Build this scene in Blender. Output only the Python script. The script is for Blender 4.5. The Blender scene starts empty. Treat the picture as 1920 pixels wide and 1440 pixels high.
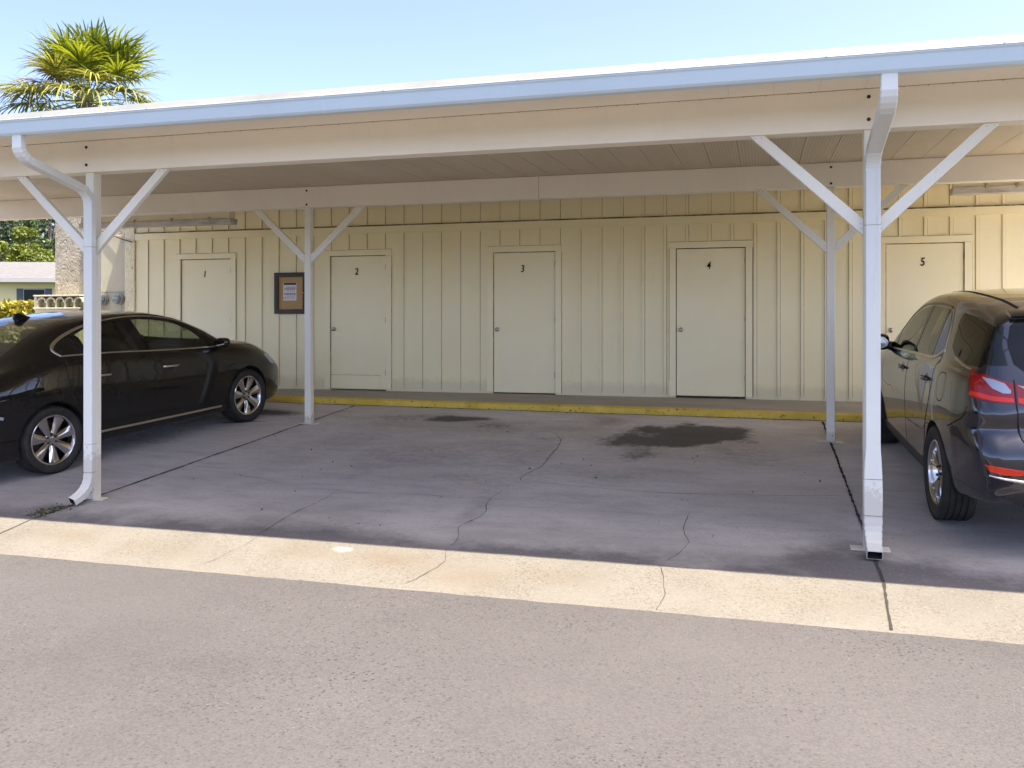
import bpy, bmesh, math, random
import numpy as np
from mathutils import Vector, Matrix, Euler
from mathutils.bvhtree import BVHTree
from mathutils.geometry import delaunay_2d_cdt
R = math.radians
rng = random.Random(7)
C = bpy.context.scene.collection
SC = bpy.context.scene

# ------------------------------------------------------------------ camera
cam = bpy.data.cameras.new('camera')
cam.sensor_width = 36.0
cam.lens = 1662.0 / 1920.0 * 36.0
cam.shift_y = -0.0599
cam.clip_start = 0.1
cam.clip_end = 2000
camo = bpy.data.objects.new('camera', cam)
C.objects.link(camo)
camo.location = (0, 0, 1.75)
camo.rotation_euler = (R(90), 0, R(15.79))
SC.camera = camo

# ------------------------------------------------------------------ light
SUN = Vector((math.tan(R(19)), -math.tan(R(5.6)), 1.0)).normalized()
w = bpy.data.worlds.new('World')
SC.world = w
w.use_nodes = True
nt = w.node_tree
bg = nt.nodes['Background']
sky = nt.nodes.new('ShaderNodeTexSky')
sky.sky_type = 'NISHITA'
sky.sun_disc = False
sky.sun_elevation = math.asin(SUN.z)
sky.sun_rotation = math.atan2(SUN.x, SUN.y)
sky.air_density = 0.2
sky.dust_density = 1.7
sky.ozone_density = 1.0
nt.links.new(sky.outputs[0], bg.inputs[0])
bg.inputs[1].default_value = 0.15
sl = bpy.data.lights.new('sun', 'SUN')
sl.energy = 2.15
sl.angle = R(0.5)
sl.color = (1.0, 0.89, 0.74)
so = bpy.data.objects.new('sun', sl)
C.objects.link(so)
so.rotation_euler = SUN.to_track_quat('Z', 'Y').to_euler()
so.location = (0, 0, 30)
SC.view_settings.view_transform = 'Standard'
SC.view_settings.look = 'None'
SC.view_settings.gamma = 1
SC.view_settings.exposure = 2.84
SC.cycles.diffuse_bounces = 8
SC.cycles.max_bounces = 14

# ------------------------------------------------------------------ materials
def mat(name, col, rough=0.6, metal=0.0, coat=0.0, spec=None):
    m = bpy.data.materials.new(name)
    m.use_nodes = True
    b = m.node_tree.nodes['Principled BSDF']
    b.inputs['Base Color'].default_value = (*col, 1)
    b.inputs['Roughness'].default_value = rough
    b.inputs['Metallic'].default_value = metal
    b.inputs['Coat Weight'].default_value = coat
    b.inputs['Coat Roughness'].default_value = 0.04
    if spec is not None:
        b.inputs['Specular IOR Level'].default_value = spec
    m['n'] = 0
    return m

class NT:
    """small helper for node graphs on object coordinates"""
    def __init__(s, m):
        s.m = m; s.t = m.node_tree; s.b = s.t.nodes['Principled BSDF']
        s.co = s.t.nodes.new('ShaderNodeTexCoord').outputs['Object']
    def new(s, k, **kw):
        n = s.t.nodes.new(k)
        for a, v in kw.items(): setattr(n, a, v)
        return n
    def L(s, a, b): s.t.links.new(a, b)
    def mapped(s, scale):
        n = s.new('ShaderNodeMapping'); n.inputs['Scale'].default_value = scale
        s.L(s.co, n.inputs['Vector']); return n.outputs[0]
    def noise(s, scale, detail=4, rough=0.6, vec=None, dist=0.0):
        n = s.new('ShaderNodeTexNoise')
        n.inputs['Scale'].default_value = scale; n.inputs['Detail'].default_value = detail
        n.inputs['Roughness'].default_value = rough; n.inputs['Distortion'].default_value = dist
        s.L(vec or s.co, n.inputs['Vector']); return n.outputs['Fac']
    def voro(s, scale, feature='F1', out='Distance', vec=None):
        n = s.new('ShaderNodeTexVoronoi', feature=feature)
        n.inputs['Scale'].default_value = scale
        s.L(vec or s.co, n.inputs['Vector']); return n.outputs[out]
    def ramp(s, fac, stops):
        n = s.new('ShaderNodeValToRGB')
        e = n.color_ramp.elements
        while len(e) < len(stops): e.new(0.5)
        for i, (p, c) in enumerate(stops):
            e[i].position = p
            e[i].color = (c, c, c, 1) if isinstance(c, (int, float)) else (*c, 1)
        s.L(fac, n.inputs[0]); return n.outputs[0]
    def mix(s, a, b, fac, blend='MIX'):
        n = s.new('ShaderNodeMix', data_type='RGBA', blend_type=blend)
        for v, i in ((fac, 0), (a, 6), (b, 7)):
            if isinstance(v, (int, float)): n.inputs[i].default_value = v
            elif isinstance(v, tuple): n.inputs[i].default_value = (*v, 1)
            else: s.L(v, n.inputs[i])
        return n.outputs[2]
    def math(s, op, a, b=0.0, clamp=False):
        n = s.new('ShaderNodeMath', operation=op); n.use_clamp = clamp
        for i, v in enumerate((a, b)):
            if isinstance(v, (int, float)): n.inputs[i].default_value = v
            else: s.L(v, n.inputs[i])
        return n.outputs[0]
    def attr(s, name):
        n = s.new('ShaderNodeAttribute', attribute_name=name); return n
    def base(s, c): s.L(c, s.b.inputs['Base Color'])
    def rough(s, c): s.L(c, s.b.inputs['Roughness'])
    def bump(s, h, strength=0.3, dist=0.01):
        n = s.new('ShaderNodeBump'); n.inputs['Strength'].default_value = strength
        n.inputs['Distance'].default_value = dist
        s.L(h, n.inputs['Height']); s.L(n.outputs[0], s.b.inputs['Normal'])

def painted(name, col, rough=0.45, var=0.08, dirt=(0.3, 0.27, 0.2), dirt_amt=0.25, bscale=60, bstr=0.15, bdist=0.004, foot=False):
    """weathered paint: slight tone change, faint streaks of grime, fine bump"""
    m = mat(name, col, rough); n = NT(m)
    big = n.noise(1.3, 5, 0.6)
    c1 = tuple(x * (1 - var) for x in col)
    c = n.mix(c1, col, n.ramp(big, [(0.35, 0.0), (0.65, 1.0)]))
    st = n.noise(6.0, 5, 0.7, vec=n.mapped((3.0, 3.0, 0.35)))
    c = n.mix(c, dirt, n.math('MULTIPLY', n.ramp(st, [(0.56, 0.0), (0.80, 1.0)]), dirt_amt))
    if foot:
        sx = n.new('ShaderNodeSeparateXYZ'); n.L(n.co, sx.inputs[0])
        f = n.ramp(n.math('ADD', sx.outputs[2], n.math('MULTIPLY', n.noise(16, 5, 0.75), -0.5)), [(-0.30, 1.0), (0.06, 0.0)])
        c = n.mix(c, (0.26, 0.20, 0.13), n.math('MULTIPLY', f, 0.35))
        dr = n.ramp(n.noise(30, 5, 0.8, vec=n.mapped((1.0, 1.0, 0.12))), [(0.60, 0.0), (0.72, 1.0)])
        c = n.mix(c, (0.42, 0.38, 0.32), n.math('MULTIPLY', dr, 0.35))
    n.base(c)
    n.bump(n.noise(bscale, 3, 0.6), bstr, bdist)
    return m

def foliage(name, c1, c2, trans=0.3):
    m = mat(name, c1, 0.55); n = NT(m)
    oi = n.attr('tone')
    n.base(n.mix(c1, c2, oi.outputs['Fac']))
    # leaves let some light through
    tr = n.new('ShaderNodeBsdfTranslucent'); ms = n.new('ShaderNodeMixShader')
    n.L(n.mix(c1, c2, oi.outputs['Fac']), tr.inputs['Color'])
    ms.inputs[0].default_value = trans
    out = n.t.nodes['Material Output']
    n.L(n.b.outputs[0], ms.inputs[1]); n.L(tr.outputs[0], ms.inputs[2]); n.L(ms.outputs[0], out.inputs[0])
    return m

M = {}
# asphalt
m = mat('asphalt', (0.2, 0.19, 0.185), 0.9); n = NT(m)
big = n.noise(0.35, 4, 0.55); mid = n.noise(2.2, 5, 0.65); fine = n.noise(160, 2, 0.6)
c = n.mix((0.0385, 0.0362, 0.0372), (0.0612, 0.0576, 0.0588), n.ramp(big, [(0.35, 0.0), (0.68, 1.0)]))
c = n.mix(c, (0.0620, 0.0570, 0.0565), n.math('MULTIPLY', n.ramp(mid, [(0.4, 0.0), (0.7, 1.0)]), 0.4))
vz = n.voro(95.0, out='Color'); sep = n.new('ShaderNodeSeparateColor'); n.L(vz, sep.inputs[0])
c = n.mix(c, n.mix((0.042, 0.038, 0.037), (0.168, 0.154, 0.147), sep.outputs[0]), 0.17)
pit = n.noise(42, 3, 0.7)
c = n.mix(c, (0.014, 0.0125, 0.0125), n.math('MULTIPLY', n.ramp(pit, [(0.61, 0.0), (0.66, 1.0)]), 0.75))
lite = n.noise(75, 2, 0.6)
c = n.mix(c, (0.15, 0.142, 0.138), n.math('MULTIPLY', n.ramp(lite, [(0.69, 0.0), (0.74, 1.0)]), 0.4))
for sc_, th_, rad_, col_, amt_ in ((48.0, 0.76, 0.42, (0.010, 0.009, 0.009), 0.9), (30.0, 0.86, 0.34, (0.012, 0.010, 0.010), 0.85), (60.0, 0.90, 0.30, (0.17, 0.162, 0.156), 0.6)):
    vo = n.new('ShaderNodeTexVoronoi'); vo.inputs['Scale'].default_value = sc_; n.L(n.co, vo.inputs['Vector'])
    sp_ = n.new('ShaderNodeSeparateColor'); n.L(vo.outputs['Color'], sp_.inputs[0])
    pick = n.math('MULTIPLY', n.math('GREATER_THAN', sp_.outputs[0], th_), n.ramp(vo.outputs['Distance'], [(rad_*.55, 1.0), (rad_, 0.0)]))
    patch = n.ramp(n.noise(0.55, 3, 0.6), [(0.40, 0.12), (0.58, 1.0)])
    c = n.mix(c, col_, n.math('MULTIPLY', n.math('MULTIPLY', pick, patch), amt_))
trk = n.ramp(n.noise(0.5, 3, 0.5, vec=n.mapped((0.18, 1.6, 1.0))), [(0.42, 0.0), (0.66, 1.0)])
c = n.mix(c, (0.0710, 0.0655, 0.0650), n.math('MULTIPLY', trk, 0.35))
sta = n.ramp(n.noise(1.1, 5, 0.7, dist=0.6), [(0.60, 0.0), (0.72, 1.0)])
c = n.mix(c, (0.040, 0.036, 0.035), n.math('MULTIPLY', sta, 0.35))
n.base(c); n.bump(n.math('ADD', n.math('MULTIPLY', n.voro(95.0), 0.7), fine), 0.35, 0.006); M['asphalt'] = m
# sunlit concrete apron
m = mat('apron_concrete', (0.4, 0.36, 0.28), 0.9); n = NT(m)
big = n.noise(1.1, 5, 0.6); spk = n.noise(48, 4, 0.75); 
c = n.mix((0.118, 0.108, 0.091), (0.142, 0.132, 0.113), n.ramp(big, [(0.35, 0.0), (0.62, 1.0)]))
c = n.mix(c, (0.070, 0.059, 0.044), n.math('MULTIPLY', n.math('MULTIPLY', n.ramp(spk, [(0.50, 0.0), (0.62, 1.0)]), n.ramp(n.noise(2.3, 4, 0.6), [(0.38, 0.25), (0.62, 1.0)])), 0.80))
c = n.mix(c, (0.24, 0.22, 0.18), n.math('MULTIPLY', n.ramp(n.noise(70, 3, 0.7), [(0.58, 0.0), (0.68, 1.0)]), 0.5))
mk = n.attr('mask'); sp = n.new('ShaderNodeSeparateColor'); n.L(mk.outputs['Color'], sp.inputs[0])
c = n.mix(c, (0.10, 0.07, 0.04), n.math('MULTIPLY', sp.outputs[0], 0.55))
c = n.mix(c, (0.30, 0.285, 0.25), n.math('MULTIPLY', sp.outputs[1], 0.85))
n.base(c); n.bump(spk, 0.4, 0.006); M['apron'] = m
# shaded parking slab: mask red = oil, green = damp grime, blue = brown tint
m = mat('slab_concrete', (0.3, 0.29, 0.28), 0.8); n = NT(m)
big = n.noise(0.9, 5, 0.6, vec=n.mapped((0.55, 1.0, 1.0))); mid = n.noise(5, 6, 0.7, vec=n.mapped((0.45, 1.3, 1.0))); fine = n.noise(55, 4, 0.75)
c = n.mix((0.53, 0.49, 0.455), (0.67, 0.625, 0.585), n.ramp(big, [(0.32, 0.0), (0.68, 1.0)]))
c = n.mix(c, (0.40, 0.37, 0.365), n.math('MULTIPLY', n.ramp(mid, [(0.45, 0.0), (0.70, 1.0)]), 0.6))
c = n.mix(c, (0.20, 0.19, 0.19), n.math('MULTIPLY', n.ramp(n.noise(34, 5, 0.8), [(0.57, 0.0), (0.66, 1.0)]), 0.6))
c = n.mix(c, (0.76, 0.73, 0.70), n.math('MULTIPLY', n.ramp(fine, [(0.57, 0.0), (0.68, 1.0)]), 0.4))
mk = n.attr('mask'); sp = n.new('ShaderNodeSeparateColor'); n.L(mk.outputs['Color'], sp.inputs[0])
wob = n.math('MULTIPLY', n.math('SUBTRACT', n.noise(14, 5, 0.7), 0.5), 0.9)
def soft(ch, lo, hi): return n.ramp(n.math('ADD', ch, n.math('MULTIPLY', wob, n.math('MINIMUM', n.math('MULTIPLY', ch, 3.0), 1.0)), True), [(lo, 0.0), (hi, 1.0)])
c = n.mix(c, n.mix(c, (0.36, 0.355, 0.36), 1.0, 'MULTIPLY'), mk.outputs['Alpha'])  # alpha darkens the slab front to level the light across it
c = n.mix(c, (0.24, 0.185, 0.115), n.math('MULTIPLY', soft(sp.outputs[2], 0.1, 0.9), 0.75))
c = n.mix(c, (0.055, 0.050, 0.055), n.math('MULTIPLY', soft(sp.outputs[1], 0.05, 0.95), 0.85))
c = n.mix(c, (0.035, 0.029, 0.023), n.math('MULTIPLY', soft(sp.outputs[0], 0.2, 0.75), 0.85))
c = n.mix(c, (0.20, 0.19, 0.19), n.math('MULTIPLY', n.math('MULTIPLY', sp.outputs[1], n.ramp(n.noise(70, 2, 0.6), [(0.62, 0.0), (0.68, 1.0)])), 0.7))
n.base(c); n.bump(n.math('ADD', fine, n.math('MULTIPLY', mid, 0.6)), 0.25, 0.006); M['slab'] = m
m = mat('walk_concrete', (0.2, 0.19, 0.17), 0.85); n = NT(m)
c = n.mix((0.33, 0.30, 0.235), (0.43, 0.39, 0.31), n.ramp(n.noise(2.0, 6, 0.65, vec=n.mapped((0.5, 1.5, 1.0))), [(0.35, 0.0), (0.68, 1.0)]))
n.base(c); n.bump(n.noise(70, 3, 0.6), 0.2, 0.005); M['walk'] = m
m = mat('yellow_kerb_paint', (0.55, 0.37, 0.04), 0.7); n = NT(m)
c = n.mix((0.60, 0.41, 0.05), (0.76, 0.55, 0.09), n.ramp(n.noise(3.0, 5, 0.6), [(0.35, 0.0), (0.65, 1.0)]))
c = n.mix(c, (0.10, 0.085, 0.06), n.ramp(n.noise(22, 5, 0.75), [(0.60, 0.0), (0.64, 1.0)]))
n.base(c); n.bump(n.noise(40, 4, 0.7), 0.3, 0.008); M['yellow'] = m
# cream siding
m = mat('cream_siding', (0.78, 0.74, 0.60), 0.6); n = NT(m)
c = n.mix((0.89, 0.785, 0.48), (0.91, 0.82, 0.53), n.ramp(n.noise(1.0, 5, 0.6), [(0.35, 0.0), (0.68, 1.0)]))
c = n.mix(c, (0.45, 0.40, 0.27), n.math('MULTIPLY', n.ramp(n.noise(7.0, 6, 0.75, vec=n.mapped((3.0, 3.0, 0.4))), [(0.60, 0.0), (0.85, 1.0)]), 0.35))
c = n.mix(c, (0.33, 0.29, 0.20), n.math('MULTIPLY', n.ramp(n.noise(55, 4, 0.8), [(0.665, 0.0), (0.72, 1.0)]), 0.35))
sx = n.new('ShaderNodeSeparateXYZ'); n.L(n.co, sx.inputs[0])
spl = n.math('MULTIPLY', n.ramp(n.math('ADD', sx.outputs[2], n.math('MULTIPLY', n.noise(9, 5, 0.7), -0.22)), [(-0.0, 1.0), (0.09, 0.0)]), 0.22)
c = n.mix(c, (0.33, 0.28, 0.19), spl)
rs = n.math('MULTIPLY', n.ramp(n.noise(9.0, 5, 0.8, vec=n.mapped((1.0, 1.0, 0.25))), [(0.66, 0.0), (0.76, 1.0)]), 0.35)
c = n.mix(c, (0.40, 0.27, 0.12), rs)
n.base(c); n.bump(n.math('ADD', n.noise(38, 4, 0.7, vec=n.mapped((1.0, 1.0, 0.55))), n.noise(150, 2, 0.5)), 0.3, 0.006); M['siding'] = m
m = mat('cream_door', (0.80, 0.76, 0.63), 0.5); n = NT(m)
c = n.mix((0.89, 0.79, 0.49), (0.91, 0.82, 0.54), n.ramp(n.noise(1.4, 4, 0.6), [(0.35, 0.0), (0.68, 1.0)]))
c = n.mix(c, (0.45, 0.41, 0.30), n.math('MULTIPLY', n.ramp(n.noise(30, 5, 0.8), [(0.68, 0.0), (0.75, 1.0)]), 0.3))
n.base(c); n.bump(n.noise(60, 3, 0.6), 0.2, 0.004); M['door'] = m
m = mat('seam_grime', (0.13, 0.105, 0.06), 0.9); n = NT(m)
n.base(n.mix((0.07, 0.05, 0.025), (0.42, 0.35, 0.20), n.ramp(n.noise(5.0, 6, 0.8), [(0.45, 0.0), (0.64, 1.0)]))); M['seam'] = m
# stucco
m = mat('stucco', (0.74, 0.69, 0.6), 0.85); n = NT(m)
tr = n.noise(9, 4, 0.55, dist=2.2)
c = n.mix((0.30, 0.27, 0.205), (0.36, 0.325, 0.26), n.ramp(n.noise(2, 4, 0.6), [(0.35, 0.0), (0.65, 1.0)]))
c = n.mix(c, (0.075, 0.06, 0.04), n.math('MULTIPLY', n.ramp(tr, [(0.33, 1.0), (0.42, 0.0)]), 0.85))  # grazing-sun shade of the grooves painted into the colour
n.base(c); n.bump(n.math('ADD', tr, n.math('MULTIPLY', n.noise(60, 3, 0.6), 0.15)), 1.0, 0.05); M['stucco'] = m
m = mat('stucco_cream', (0.8, 0.74, 0.56), 0.8); n = NT(m)
tr = n.noise(11, 4, 0.55, dist=2.0)
c = n.mix((0.80, 0.70, 0.45), (0.88, 0.79, 0.54), n.ramp(n.noise(2, 4, 0.6), [(0.35, 0.0), (0.65, 1.0)]))
c = n.mix(c, (0.30, 0.25, 0.15), n.math('MULTIPLY', n.ramp(tr, [(0.30, 1.0), (0.40, 0.0)]), 0.7))
n.base(c); n.bump(tr, 1.0, 0.04); M['stucco_cream'] = m
M['white'] = painted('white_aluminium', (0.79, 0.76, 0.65), 0.38, 0.04, (0.45, 0.40, 0.32), 0.18, 40, 0.05, 0.002, True)
M['spout'] = painted('downspout_paint', (0.66, 0.67, 0.63), 0.32, 0.05, (0.40, 0.36, 0.28), 0.25, 40, 0.05, 0.002, True)
M['gutter'] = painted('pale_blue_gutter', (0.56, 0.68, 0.75), 0.3, 0.05, (0.42, 0.42, 0.38), 0.15, 40, 0.05, 0.002)  # one even pale blue over the whole gutter
M['beam'] = painted('offwhite_beam', (0.89, 0.82, 0.69), 0.45, 0.05, (0.42, 0.36, 0.28), 0.12, 90, 0.12, 0.002)
m = mat('soffit_panel', (0.64, 0.60, 0.55), 0.6); n = NT(m)
wv = n.new('ShaderNodeTexWave', wave_type='BANDS', bands_direction='X'); wv.inputs['Scale'].default_value = 10.3
n.L(n.co, wv.inputs['Vector'])
c = n.mix((0.59, 0.50, 0.365), (0.66, 0.57, 0.425), n.ramp(n.noise(1.0, 4, 0.6, vec=n.mapped((2.0, 0.3, 1.0))), [(0.3, 0.0), (0.7, 1.0)]))
c = n.mix(c, (0.50, 0.43, 0.31), n.math('MULTIPLY', n.ramp(n.noise(40, 3, 0.7), [(0.55, 0.0), (0.75, 1.0)]), 0.35))
n.base(c); c = n.mix(c, (0.40, 0.335, 0.24), n.math('MULTIPLY', n.ramp(wv.outputs['Fac'], [(0.62, 0.0), (0.95, 1.0)]), 0.45))
n.base(c); n.bump(wv.outputs['Fac'], 0.2, 0.006); M['soffit'] = m
M['roofmetal'] = painted('white_roof_metal', (0.175, 0.185, 0.180), 0.5, 0.2, (0.25, 0.25, 0.2), 0.35, 50, .3, .004)
M['dark'] = mat('dark_gap', (0.012, 0.011, 0.010), 0.9)
M['joint'] = mat('joint_dirt', (0.025, 0.022, 0.02), 0.95)
M['crack'] = mat('crack_dirt', (0.05, 0.046, 0.043), 0.95)
M['bolt'] = mat('rusty_bolt', (0.02, 0.016, 0.013), 0.6)
M['steel'] = mat('brushed_steel', (0.45, 0.42, 0.36), 0.3, 1.0)
M['black'] = mat('black_paint_mark', (0.004, 0.004, 0.004), 0.8, 0, 0, 0.1)
m = mat('dark_wood', (0.03, 0.015, 0.01), 0.5); n = NT(m)
n.base(n.mix((0.018, 0.009, 0.006), (0.05, 0.026, 0.016), n.noise(20, 4, 0.6, vec=n.mapped((6, 1, 0.6))))); M['wood'] = m
m = mat('cork', (0.45, 0.28, 0.11), 0.85); n = NT(m)
n.base(n.mix((0.36, 0.22, 0.085), (0.52, 0.34, 0.14), n.noise(90, 4, 0.7))); M['cork'] = m
M['paper'] = mat('paper', (0.72, 0.66, 0.68), 0.7)
M['ink'] = mat('ink', (0.10, 0.07, 0.11), 0.7)
M['ink2'] = mat('ink_heading', (0.05, 0.035, 0.03), 0.7)
M['ink3'] = mat('ink_faint', (0.42, 0.36, 0.40), 0.7)
M['gold'] = mat('brass', (0.7, 0.5, 0.2), 0.3, 1.0)
M['metergrey'] = painted('meter_grey', (0.33, 0.34, 0.32), 0.4, 0.1)
m = mat('meter_glass', (0.20, 0.21, 0.195), 0.08); m.node_tree.nodes['Principled BSDF'].inputs['Coat Weight'].default_value = 1; M['mglass'] = m
m = mat('lamp_lens', (0.52, 0.47, 0.36), 0.45); n = NT(m)
n.base(n.mix((0.36, 0.33, 0.28), (0.55, 0.52, 0.46), n.ramp(n.noise(3.5, 5, 0.7, vec=n.mapped((1, 3, 3))), [(0.35, 0.0), (0.6, 1.0)]))); M['lens'] = m
M['fixture'] = painted('fixture_cream', (0.76, 0.69, 0.50), 0.5, 0.1, (0.3, 0.22, 0.1), 0.4)
M['tilecream'] = painted('painted_tile', (0.50, 0.46, 0.33), 0.7, 0.1, (0.25, 0.22, 0.08), 0.3)
M['olive'] = mat('olive_vent', (0.22, 0.22, 0.07), 0.6)
# house
M['housewall'] = painted('house_wall', (0.90, 0.78, 0.42), 0.8, 0.05)
m = mat('house_roof', (0.72, 0.72, 0.72), 0.85); n = NT(m)
n.base(n.mix((0.075, 0.074, 0.075), (0.125, 0.123, 0.122), n.ramp(n.noise(6, 5, 0.7), [(0.3, 0.0), (0.6, 1.0)]))); M['houseroof'] = m
M['shutter'] = mat('blue_shutter', (0.085, 0.115, 0.15), 0.6)
M['fascia'] = mat('white_fascia', (0.34, 0.34, 0.34), 0.6)
m = mat('window_glass', (0.012, 0.015, 0.013), 0.15, 0, 0, 0.15); M['pane'] = m
m = mat('grass', (0.07, 0.12, 0.03), 0.9); n = NT(m)
n.base(n.mix((0.016, 0.024, 0.006), (0.034, 0.045, 0.012), n.noise(3, 6, 0.7))); n.bump(n.noise(60, 3, 0.6), 0.5, 0.03); M['grass'] = m
m = mat('bark', (0.16, 0.13, 0.10), 0.9); n = NT(m)
n.base(n.mix((0.09, 0.07, 0.055), (0.24, 0.20, 0.16), n.noise(12, 5, 0.7))); n.bump(n.noise(25, 4, 0.7), 0.7, 0.03); M['bark'] = m
M['leaf_light'] = foliage('leaf_light', (0.045, 0.07, 0.006), (0.19, 0.225, 0.02), 0.25)
M['leaf_dark'] = foliage('leaf_dark', (0.006, 0.014, 0.005), (0.028, 0.05, 0.012), 0.15)
M['leaf_mid'] = foliage('leaf_mid', (0.012, 0.026, 0.005), (0.06, 0.095, 0.015), 0.2)
M['leaf_yellow'] = foliage('leaf_yellow', (0.10, 0.12, 0.008), (0.42, 0.33, 0.02), 0.25)
M['palm_green'] = foliage('palm_green', (0.035, 0.06, 0.006), (0.27, 0.30, 0.014), 0.45)
M['palm_yellow'] = foliage('palm_yellow', (0.07, 0.09, 0.012), (0.36, 0.34, 0.05), 0.35)
M['palm_dead'] = foliage('palm_dead', (0.20, 0.11, 0.035), (0.42, 0.27, 0.10), 0.2)
M['palm_stalk'] = mat('palm_stalk', (0.20, 0.24, 0.07), 0.6)
M['litter'] = foliage('dry_leaf', (0.05, 0.03, 0.015), (0.16, 0.10, 0.05), 0.1)
M['moss'] = foliage('moss_leaf', (0.02, 0.03, 0.008), (0.07, 0.075, 0.02), 0.1)
# cars
def carpaint(name, col, metal, rough, dust):
    m = mat(name, col, rough, metal, 1.0); n = NT(m)
    d = n.ramp(n.noise(2.5, 6, 0.7), [(0.35, 0.0), (0.75, 1.0)])
    n.base(n.mix(col, dust, n.math('MULTIPLY', d, 0.04)))
    n.L(n.math('ADD', n.math('MULTIPLY', n.noise(8, 5, 0.7), 0.02), 0.004), n.b.inputs['Coat Roughness'])
    return m
M['carblack'] = carpaint('black_car_paint', (0.0055, 0.0045, 0.0035), 0.0, 0.35, (0.06, 0.05, 0.04))
M['cargrey'] = carpaint('dark_grey_car_paint', (0.028, 0.028, 0.040), 0.75, 0.2, (0.08, 0.07, 0.06))
M['cargrey'].node_tree.nodes['Principled BSDF'].inputs['Coat IOR'].default_value = 1.6
M['carblack'].node_tree.nodes['Principled BSDF'].inputs['Specular IOR Level'].default_value = 0.1
m = mat('car_glass', (0.006, 0.006, 0.006), 0.02, 0, 0, 0.3); M['carglass'] = m
M['cabin'] = mat('cabin_lining', (0.035, 0.032, 0.028), 0.8)
M['seat'] = mat('seat_leather', (0.030, 0.027, 0.024), 0.6)
def glass(name, tint):
    g = bpy.data.materials.new(name); g.use_nodes = True; t = g.node_tree; t.nodes.remove(t.nodes['Principled BSDF'])
    tr = t.nodes.new('ShaderNodeBsdfTransparent'); tr.inputs[0].default_value = (*tint, 1)
    gl = t.nodes.new('ShaderNodeBsdfGlossy'); gl.inputs['Roughness'].default_value = 0.01; gl.inputs[0].default_value = (.95, .97, .96, 1)
    lw = t.nodes.new('ShaderNodeLayerWeight'); lw.inputs[0].default_value = .5
    pw = t.nodes.new('ShaderNodeMath'); pw.operation = 'POWER'; pw.inputs[1].default_value = 4.2; t.links.new(lw.outputs['Facing'], pw.inputs[0])
    fr = t.nodes.new('ShaderNodeMath'); fr.operation = 'MULTIPLY_ADD'; fr.inputs[1].default_value = .85; fr.inputs[2].default_value = .06; t.links.new(pw.outputs[0], fr.inputs[0]); mx = t.nodes.new('ShaderNodeMixShader')
    t.links.new(fr.outputs[0], mx.inputs[0]); t.links.new(tr.outputs[0], mx.inputs[1]); t.links.new(gl.outputs[0], mx.inputs[2]); t.links.new(mx.outputs[0], t.nodes['Material Output'].inputs[0])
    return g
M['glass_light'] = glass('tinted_car_glass', (0.60, 0.64, 0.53)); M['glass_dark'] = glass('privacy_car_glass', (0.14, 0.145, 0.13))
m = mat('mirror_glass', (0.55, 0.57, 0.57), 0.03, 1.0); M['mirror'] = m
M['gloss_black'] = mat('gloss_black', (0.006, 0.006, 0.006), 0.12)
M['plastic'] = mat('black_plastic', (0.018, 0.018, 0.018), 0.55)
M['chrome'] = mat('chrome', (0.72, 0.70, 0.66), 0.12, 1.0)
M['satin'] = mat('satin_chrome', (0.62, 0.58, 0.50), 0.28, 1.0)
M['rim'] = mat('chrome_rim', (0.60, 0.58, 0.57), 0.14, 1.0)
m = mat('tyre_rubber', (0.016, 0.015, 0.014), 0.75); n = NT(m)
n.base(n.mix((0.012, 0.012, 0.011), (0.04, 0.036, 0.03), n.ramp(n.noise(6, 5, 0.7), [(0.4, 0.0), (0.75, 1.0)]))); M['tyre'] = m
M['brake'] = mat('brake_dark', (0.05, 0.045, 0.04), 0.5, 0.6)
m = mat('red_lens', (0.26, 0.003, 0.006), 0.1, 0, 0.35); M['red'] = m
m = mat('bright_red_lens', (0.62, 0.022, 0.006), 0.15, 0, 0.3); M['red2'] = m
m = mat('clear_lens', (0.33, 0.37, 0.44), 0.12, 0.3, 0.6); M['clear'] = m

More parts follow.
